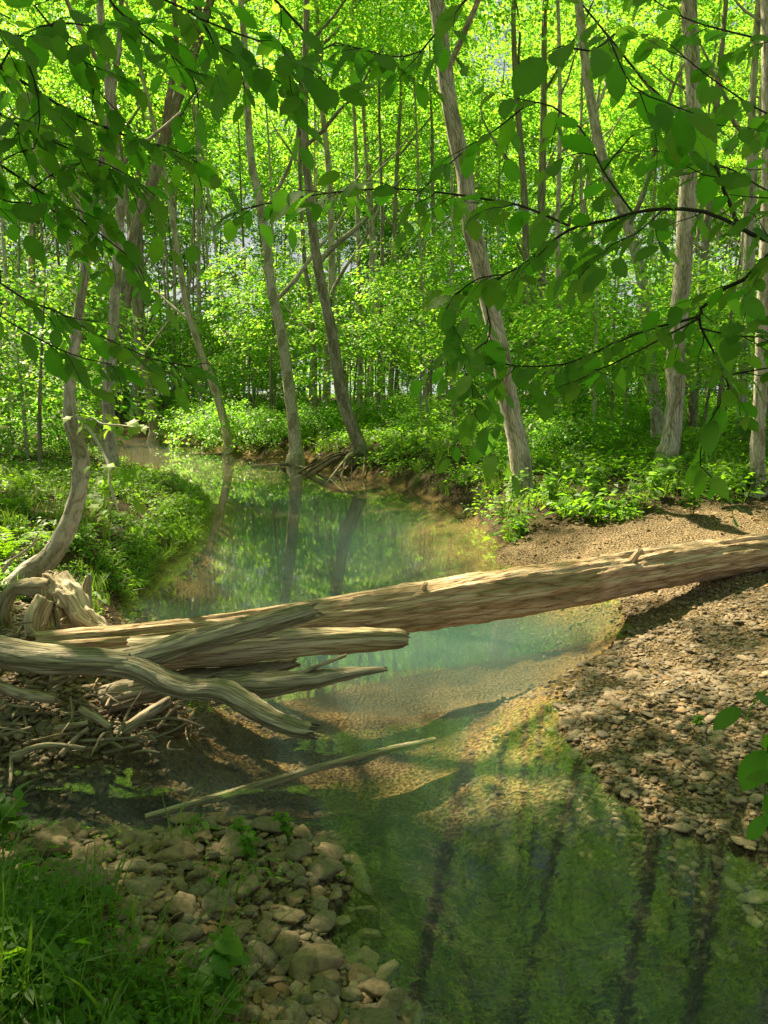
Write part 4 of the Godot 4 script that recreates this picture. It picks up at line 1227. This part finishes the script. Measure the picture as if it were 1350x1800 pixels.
func fallen_wood() -> void:
	fallen("fallen_log", "long reddish-brown barkless log lying across the stream onto the gravel bar", [["trunk", LOG_A, M.wood_red, 90, 0.022, 0.06, 1.4, 0.13, 0.1, 0.10], ["branch_stub", [[LOG_A[0][5] + Vector3(0, 0.1, 0.05), LOG_A[0][5] + Vector3(0.03, 0.22, 0.1)], [0.035, 0.02]], M.wood_red, 10, 0.03, 0.2, 1.2, 0.3, 0.03], ["branch_stub", [[LOG_A[0][8] + Vector3(0, 0.12, 0.1), LOG_A[0][8] + Vector3(0.08, 0.27, 0.16)], [0.04, 0.025]], M.wood_red, 10, 0.03, 0.2, 1.2, 0.3, 0.03]])
	fallen("broken_log", "pale bleached log with a broken rounded tip beside the long log", [["trunk", LOG_B, M.wood_pale, 48, 0.022, 0.07, 1.4, 0.12, 0.05, 0.08]])
	fallen("forked_limb", "grey forked driftwood limb, one prong up on the log, one over water", [
		["stem", LIMB_C, M.wood_grey, 40, 0.02, 0.09, 1.4, 0.14, 0.0, 0.07], ["prong", LIMB_UP, M.wood_grey, 40, 0.018, 0.10, 1.5, 0.16, 0.10, 0.09], ["prong", LIMB_DOWN, M.wood_grey, 40, 0.018, 0.10, 1.5, 0.16, 0.12, 0.09]])
	fallen("sunken_log", "weathered log lying in shade beneath the forked limb", [["trunk", DARK_LOG, M.wood_grey, 24, 0.04, 0.12, 1.4, 0.2, 0.08, 0.14]])
	fallen("mossy_limb", "tapering rotten limb lying in the water under the logs", [["stem", MOSSY_LIMB, M.wood_grey, 14, 0.04, 0.25, 1.4, 0.4, 0.02]])
	fallen("sunken_pole", "long straight pale pole lying just under the shallow water", [["stem", SUNKEN_POLE, M.wood_pale, 10, 0.06, 0.1, 1.2, 0.3, 0.01]], "pole")
	var n := 0
	for s in [[STICK_1, "thin pale stick poking from the mossy limb over the water"], [STICK_2, "thick bark-stripped stick leaning under the forked limb"], [STICK_3, "short pale stick propped on the drift pile"], [STICK_4, "pale bent stick slanting down to the shallow water"], [STICK_5, "short whitish stick lying level on the drift pile"], [STICK_6, "long thin dark twig trailing over the shallow water"], [STICK_7, "weathered thick stick half buried in the drift pile's upper side"], [STICK_8, "pale stick lying along the lower edge of the drift pile"]]:
		fallen("drift_stick", s[1], [["stem", s[0], M.stick if n != 5 else M.wood_grey, 8, 0.04, 0.16, 1.2, 0.5, 0.01]], "stick", "sticks of the drift pile")
		n += 1
	rng.seed = 121
	for k in 110:
		var x := rng.randf_range(-2.55, -1.15)
		var z := rng.randf_range(-5.2, -4.35)
		var g := maxf(ground_at(x, z).x, 0.0) + rng.randf_range(0.0, 0.14)
		var a := rng.randf() * TAU
		var l := rng.randf_range(0.12, 0.5)
		var d := Vector3(cos(a), rng.randf_range(-0.25, 0.35), sin(a)) * l
		var r := rng.randf_range(0.003, 0.013)
		var mid := d * 0.5 + Vector3(rng.randfn(0, 0.04), rng.randfn(0, 0.03), rng.randfn(0, 0.04)) * l * 2.0
		fallen("drift_stick", "small pale stick tangled in the drift pile under the forked limb", [["stem", [[Vector3(x, g, z), Vector3(x, g, z) + mid, Vector3(x, g, z) + d], [r, r * 0.9, r * 0.4]], M.stick if k % 3 else M.wood_grey, 6, 0.06, 0.12, 1.0, 0.5, 0.0]], "stick", "sticks of the drift pile")
	fallen("root_stump", "weathered grey root stump with arching roots at the log's shore end", [
		["stump", STUMP_BODY, M.wood_pale, 44, 0.02, 0.3, 1.9, 0.3, 0.05, 0.25], ["root", STUMP_ROOT1, M.wood_pale, 28, 0.02, 0.3, 1.5, 0.3, 0.03, 0.25], ["root", STUMP_ROOT2, M.stick, 16, 0.03, 0.22, 1.3, 0.3, 0.03], ["root", STUMP_ROOT3, M.wood_pale, 16, 0.03, 0.25, 1.3, 0.3, 0.03]], "stump")
	fallen("snag", "small upright rotten post in the moss behind the root stump", [["stem", OLD_POST, M.wood_grey, 12, 0.03, 0.25, 1.3, 0.4, 0.03]], "stump")
	rng.seed = 131
	for k in 60:
		var x := rng.randf_range(-2.95, -1.9)
		var z := -5.75 + rng.randf_range(-0.25, 0.25)
		var g := 0.40 + rng.randf_range(-0.06, 0.12) - 0.12 * (x + 2.9)
		var a := rng.randf() * TAU
		var l := rng.randf_range(0.05, 0.22)
		var d := Vector3(cos(a), rng.randf_range(-0.4, 0.4), sin(a) * 0.6) * l
		var r := rng.randf_range(0.004, 0.014)
		fallen("wood_splinter", "small splinter of rotten wood heaped against the root stump", [["stem", [[Vector3(x, g, z), Vector3(x, g, z) + d * 0.5 + Vector3(0, rng.randf() * 0.02, 0), Vector3(x, g, z) + d], [r, r * 1.1, r * 0.4]], M.stick if k % 2 else M.wood_pale, 5, 0.05, 0.15, 1.0, 0.5, 0.0]], "splinter", "wood splinters around the stump")
	# the bent pale sapling and its leafy sprouts
	var foot: Vector3 = SAPLING[0][0]
	var t := thing("bent_sapling", "pale blotched young trunk bending up from the shore by the stump", "tree", Vector3(foot.x, 0, foot.z))
	var rel := []
	for q in SAPLING[0]:
		rel.append(q - t.position)
	rel.append(Vector3(1.4, 6.8, 0.0))
	var rr: Array = SAPLING[1].duplicate()
	rr.append(0.02)
	limb("trunk", rel, rr, M.bark[1], t, 20, 0.05, 0.10, 1.4, 0.12, 0.0, 4.0)
	var maple := [lobed_leaf(1, M.leaf_maple), lobed_leaf(2, M.leaf_a)]
	rng.seed = 141
	for tw in [TWIG_WHITE, TWIG_BACK]:
		var pr := []
		for q in tw[0]:
			pr.append(q - t.position)
		var twig := limb("sprout", pr, tw[1], M.twig_pale, t, 6, 0.05)
		for k in range(3 if tw == TWIG_WHITE else 2, pr.size()):
			for j in 9 if tw == TWIG_WHITE else 5:
				var a := rng.randf() * TAU
				var o := Vector3(cos(a), rng.randf_range(-0.3, 0.4), sin(a)).normalized()
				var p: Vector3 = pr[k] + o * rng.randf_range(0.05, 0.24)
				var l := put("leaf", maple[rng.randi() % 2], twig)
				l.transform = turn_to(p, (o + Vector3(0, -0.7, 0)).normalized(), Vector3(rng.randfn(0, 0.3), 1, 0.6 + rng.randfn(0, 0.3)).normalized(), rng.randf_range(0.07, 0.13))
	var c := put("crown", understory[2], t, Vector3(1.4, 7.2, 0.0))
	c.scale = Vector3.ONE * 0.9
	fallen("bare_twig", "thin bare twig arching from the shore beside the bent sapling", [["stem", TWIG_BARE, M.twig_pale, 6, 0.05, 0.0, 1.0, 0.5, 0.0]], "twig")

# ---------------------------------------------------------------- stones

func stone_tint(wet: float) -> Color:
	var k := rng.randf()
	var c := Color(0.20, 0.155, 0.10).lerp(Color(0.31, 0.25, 0.175), k)
	if rng.randf() < 0.25:
		c = Color(0.18, 0.155, 0.115)
	elif rng.randf() < 0.12:
		c = Color(0.38, 0.26, 0.16)
	return c * (rng.randf_range(0.7, 1.2) * (1.0 - 0.45 * wet))

func rocks() -> void:
	var small := []
	for k in 5:
		small.append(rock_mesh(700 + k, 5, rng.randf_range(0.4, 0.6), M.stone, 0.9))
	var big := []
	for t in 5:
		var m: StandardMaterial3D = M.stone.duplicate()
		m.vertex_color_use_as_albedo = false
		m.albedo_color = [lin(0.22, 0.165, 0.105), lin(0.28, 0.205, 0.135), lin(0.20, 0.165, 0.115), lin(0.27, 0.18, 0.12), lin(0.17, 0.14, 0.095)][t]
		var set_ := []
		for k in 3:
			set_.append(rock_mesh(720 + t * 3 + k, 12, 0.62, m, 1.0))
		big.append(set_)
	var pale := []
	for t in 4:
		var m: StandardMaterial3D = M.stone.duplicate()
		m.vertex_color_use_as_albedo = false
		m.albedo_color = [lin(0.29, 0.23, 0.155), lin(0.23, 0.18, 0.12), lin(0.34, 0.26, 0.17), lin(0.19, 0.16, 0.115)][t]
		for k in 2:
			pale.append(rock_mesh(760 + t * 2 + k, 6, 0.5, m, 0.95))
	# the rock bar in the near water
	rng.seed = 151
	var laid := []
	var tries := 0
	while laid.size() < 285 and tries < 12000:
		tries += 1
		var x := rng.randf_range(-1.75, 0.25)
		var z := rng.randf_range(-3.85, -1.9)
		var d := edge_distance(Vector2(x, z))
		if d < -0.16 or (d > 0.0 and gravelly(x, z, d) < 0.5):
			continue
		var size := 0.045 + 0.13 * pow(rng.randf(), 2.2)
		if d < -0.1:
			size = maxf(size, 0.1)
		var ok := true
		for l in laid:
			if Vector2(l.x, l.y).distance_to(Vector2(x, z)) < (size + l.z) * 0.42:
				ok = false
				break
		if not ok:
			continue
		laid.append(Vector3(x, z, size))
		var tone := rng.randi() % 5
		var o := put("rock", big[tone][rng.randi() % 3], self, Vector3(x, ground_at(x, z).x + size * 0.16, z))
		o.rotation = Vector3(rng.randfn(0, 0.22), rng.randf() * TAU, rng.randfn(0, 0.22))
		o.scale = Vector3(1.15, rng.randf_range(0.5, 1.1), 1.1) * size
		tag(o, "%s angular rock %s" % [["brown", "tan", "greyish", "reddish", "dark"][tone], "on the near rock bar beside the grass" if d > 0.0 else "in the shallows off the near rock bar"], "rock", "rocks of the near rock bar")
	# larger single rocks
	for r in [[-0.94, -3.86, 0.17], [-1.28, -2.95, 0.34], [-0.62, -3.05, 0.26], [-0.95, -3.3, 0.2], [-0.28, -2.65, 0.24], [0.02, -2.15, 0.3], [-0.3, -2.2, 0.26], [-0.72, -3.42, 0.24], [-0.05, -2.35, 0.22]]:
		var o := put("rock", big[rng.randi() % 5][rng.randi() % 3], self, Vector3(r[0], ground_at(r[0], r[1]).x + r[2] * 0.12, r[1]))
		o.rotation = Vector3(rng.randfn(0, 0.15), rng.randf() * TAU, rng.randfn(0, 0.15))
		o.scale = Vector3(1.2, 0.75, 1.0) * float(r[2]) * 0.75
		tag(o, "large blocky rock rising above its neighbours on the near rock bar", "rock", "large rocks of the near rock bar")
	# single stones on the gravel bar
	rng.seed = 161
	var count := 0
	while count < 290:
		var z := -lerpf(3.0, 7.0, pow(rng.randf(), 1.3))
		var x := rng.randf_range(1.1, 3.4)
		if x > -z * 0.52 + 0.1:
			continue
		var hd := ground_at(x, z)
		if hd.y < -0.12:
			continue
		count += 1
		var size := 0.045 + 0.07 * pow(rng.randf(), 2.2)
		var tone := rng.randi() % pale.size()
		var o := put("stone", pale[tone], self, Vector3(x, hd.x + size * 0.03, z))
		o.rotation = Vector3(rng.randfn(0, 0.2), rng.randf() * TAU, rng.randfn(0, 0.2))
		o.scale = Vector3(1.1, rng.randf_range(0.45, 0.85), 1.0) * size
		tag(o, "%s stone lying on the gravel bar below the long log" % ["tan", "brown", "pale buff", "dull grey"][tone / 2], "stone", "stones of the gravel bar")
	# gravel
	rng.seed = 171
	var places := [[], [], [], [], []]
	var tints := [[], [], [], [], []]
	count = 0
	tries = 0
	while count < 14000 and tries < 80000:
		tries += 1
		var z := -lerpf(1.8, 11.5, pow(rng.randf(), 1.5))
		var x := rng.randf_range(-0.53 * -z - 0.2, 0.53 * -z + 0.2)
		var d := edge_distance(Vector2(x, z))
		if d < -0.9 or (d < -0.15 and rng.randf() < 0.75) or rng.randf() > gravelly(x, z, d):
			continue
		if x < 0.4 and z > -4.0 and (d < -0.2 or rng.randf() < 0.75):
			continue
		if (z < -8.3 and rng.randf() < 0.75) or (x > 1.0 and noise.get_noise_2d(x * 110.0, z * 110.0 + 40.0) > 0.18 and rng.randf() < 0.7):
			continue
		if z > -4.4 and d < -0.3:
			continue
		var h := ground_at(x, z).x
		var size := 0.014 + 0.05 * pow(rng.randf(), 2.0)
		if x < 0.3:
			size *= 1.3
		if z < -9.0:
			size *= 0.7
		var k := rng.randi() % 5
		var b := Basis.from_euler(Vector3(rng.randfn(0, 0.3), rng.randf() * TAU, rng.randfn(0, 0.3))).scaled_local(Vector3(1, rng.randf_range(0.5, 0.9), 1) * size)
		places[k].append(Transform3D(b, Vector3(x, h + size * 0.02, z)))
		var tint := stone_tint(0.0)
		if d < 0.0:
			tint = tint.lerp(Color(0.15, 0.11, 0.045), 0.7)
		tints[k].append(tint)
		count += 1
	for k in 5:
		scatter("gravel", small[k], places[k], tints[k], "small tan gravel and pebbles along the stream edges", "gravel")

# ---------------------------------------------------------------- plants on the banks

func fern_mesh(seed_: int) -> ArrayMesh:
	rng.seed = seed_
	var s := Shape.new()
	var pts := []
	for k in 15:
		var t := k / 14.0
		pts.append(Vector3(0, 0.75 * t - 0.38 * t * t * t, -0.5 * t * t - 0.12 * t))
	for k in range(1, 15):
		var t := k / 14.0
		var dir: Vector3 = (pts[k] - pts[k - 1]).normalized()
		var up := Vector3.RIGHT.cross(dir).normalized()
		s.tri(pts[k - 1] - Vector3(0.004, 0, 0), pts[k - 1] + Vector3(0.004, 0, 0), pts[k])
		for side in [-1.0, 1.0]:
			var l := 0.17 * sin(PI * pow(t, 0.7)) + 0.01
			var d := (Vector3(side, 0, 0) + dir * 0.45 + Vector3(0, -0.12, 0)).normalized()
			add_leaf(s, pts[k], d, up, l, 0.035, 0.1)
	return s.commit(ArrayMesh.new(), M.herb_a)

func leafy_plant(called: String, label: String, category: String, at: Vector3, stems: int, height: float, leaf: float, mesh: Array, group: String, seed_: int) -> void:
	rng.seed = seed_
	var t := thing(called, label, category, at, group)
	for k in stems:
		var a := rng.randf() * TAU
		var lean := Vector3(cos(a), 0, sin(a)) * height * rng.randf_range(0.1, 0.45)
		var h := height * rng.randf_range(0.6, 1.0)
		var pts := [Vector3(lean.x * 0.1, -0.03, lean.z * 0.1), Vector3(lean.x * 0.4, h * 0.5, lean.z * 0.4), Vector3(lean.x, h, lean.z)]
		var stem := limb("stem", pts, [0.004, 0.003, 0.002], M.grass, t, 5, 0.1)
		for j in 9:
			var f := 0.3 + 0.7 * j / 8.0
			var p: Vector3 = Vector3.ZERO.lerp(pts[1], f * 2.0) if f < 0.5 else pts[1].lerp(pts[2], f * 2.0 - 1.0)
			var b := j * 2.4 + rng.randf()
			var d := Vector3(cos(b), rng.randf_range(-0.35, 0.35), sin(b)).normalized()
			var l := put("leaf", mesh[rng.randi() % mesh.size()], stem)
			l.transform = turn_to(p, d, Vector3(rng.randfn(0, 0.2), 1, rng.randfn(0, 0.2)).normalized(), leaf * rng.randf_range(0.7, 1.2))

func bank_plants() -> void:
	var frond := fern_mesh(800)
	rng.seed = 181
	for f in [[-3.9, -7.8, 0.75], [-3.55, -8.3, 0.62], [-4.7, -9.6, 0.8], [-3.9, -9.8, 0.7], [-5.2, -11.0, 0.8], [-4.2, -11.6, 0.6], [-4.6, -8.4, 0.8]]:
		var t := thing("fern", "upright light green fern on the bank behind the bent sapling", "fern", Vector3(f[0], ground_at(f[0], f[1]).x, f[1]), "ferns on the bank")
		for k in 8:
			var o := put("frond", frond, t)
			o.rotation = Vector3(rng.randf_range(-0.2, 0.3), k * TAU / 8.0 + rng.randf() * 0.4, 0)
			o.scale = Vector3.ONE * float(f[2]) * rng.randf_range(0.7, 1.1)
	var lance := [broad_leaf(820, M.herb_a), broad_leaf(821, M.leaf_a), broad_leaf(822, M.herb_b)]
	var k := 0
	for p in [[2.0, -11.3, 0.4], [2.9, -11.0, 0.4], [3.2, -11.5, 0.45], [4.2, -10.4, 0.5], [4.8, -10.9, 0.6], [2.6, -12.0, 0.6], [1.9, -12.3, 0.5], [3.5, -12.6, 0.6], [4.6, -12.4, 0.6], [2.2, -13.2, 0.6], [5.3, -9.9, 0.5], [4.1, -11.6, 0.5], [5.6, -11.8, 0.5]]:
		leafy_plant("bank_plant", "leafy green herb growing on the gravel bank past the long log", "plant", Vector3(p[0], ground_at(p[0], p[1]).x, p[1]), 7, p[2], 0.13, lance, "leafy herbs on the gravel bank", 830 + k)
		k += 1
	leafy_plant("rock_weed", "small bright weed sprouting between rocks of the near rock bar", "plant", Vector3(-0.62, 0.1, -3.25), 5, 0.22, 0.05, lance, "", 860)
	leafy_plant("rock_weed", "second bright weed sprouting at the rock bar's water edge", "plant", Vector3(-0.45, 0.08, -3.42), 3, 0.18, 0.045, lance, "", 861)
	leafy_plant("gravel_weed", "tiny bright weed alone on the sunlit gravel bar", "plant", Vector3(1.95, ground_at(1.95, -4.55).x, -4.55), 3, 0.08, 0.04, lance, "", 862)
	# the near grass bank
	var tuft := [grass_mesh(870, 14, 0.34, 0.008, M.grass), grass_mesh(871, 10, 0.5, 0.011, M.grass)]
	var weed := [herb_mesh(872, 40, 0.22, 0.035, [M.herb_a, M.herb_b]), herb_mesh(873, 22, 0.2, 0.075, [M.herb_b, M.herb_a])]
	var spots := [[], [], [], []]
	rng.seed = 191
	var tries := 0
	var n := 0
	while n < 850 and tries < 20000:
		tries += 1
		var x := rng.randf_range(-2.6, 0.3)
		var z := rng.randf_range(-3.6, -1.3)
		var d := edge_distance(Vector2(x, z))
		if d < 0.15 or rng.randf() < gravelly(x, z, d) * 0.97:
			continue
		if z > -1.9 and rng.randf() < 0.6:
			continue
		var pick: int = [0, 1, 2, 2, 3, 2, 3, 2][rng.randi() % 8]
		var b := Basis(Vector3.UP, rng.randf() * TAU).rotated(Vector3(rng.randfn(), 0, rng.randfn()).normalized(), rng.randf_range(0.0, 0.25))
		var sc := rng.randf_range(0.55, 1.1)
		spots[pick].append(Transform3D(b.scaled_local(Vector3.ONE * sc), Vector3(x, ground_at(x, z).x - 0.01, z)))
		n += 1
	for j in 4:
		scatter("grass" if j < 2 else "undergrowth", (tuft + weed)[j], spots[j], [], "long thin grass blades on the shaded near bank" if j < 2 else "small-leaved weeds on the shaded near bank", "grass" if j < 2 else "weeds")
	leafy_plant("broad_plant", "broad-leaved plant at the foot of the near rock bar", "plant", Vector3(-0.55, 0.2, -2.35), 3, 0.16, 0.09, lance, "", 880)
	leafy_plant("broad_plant", "broad-leaved plant at the top of the near grass bank", "plant", Vector3(-1.7, 0.25, -3.2), 4, 0.22, 0.09, lance, "", 881)
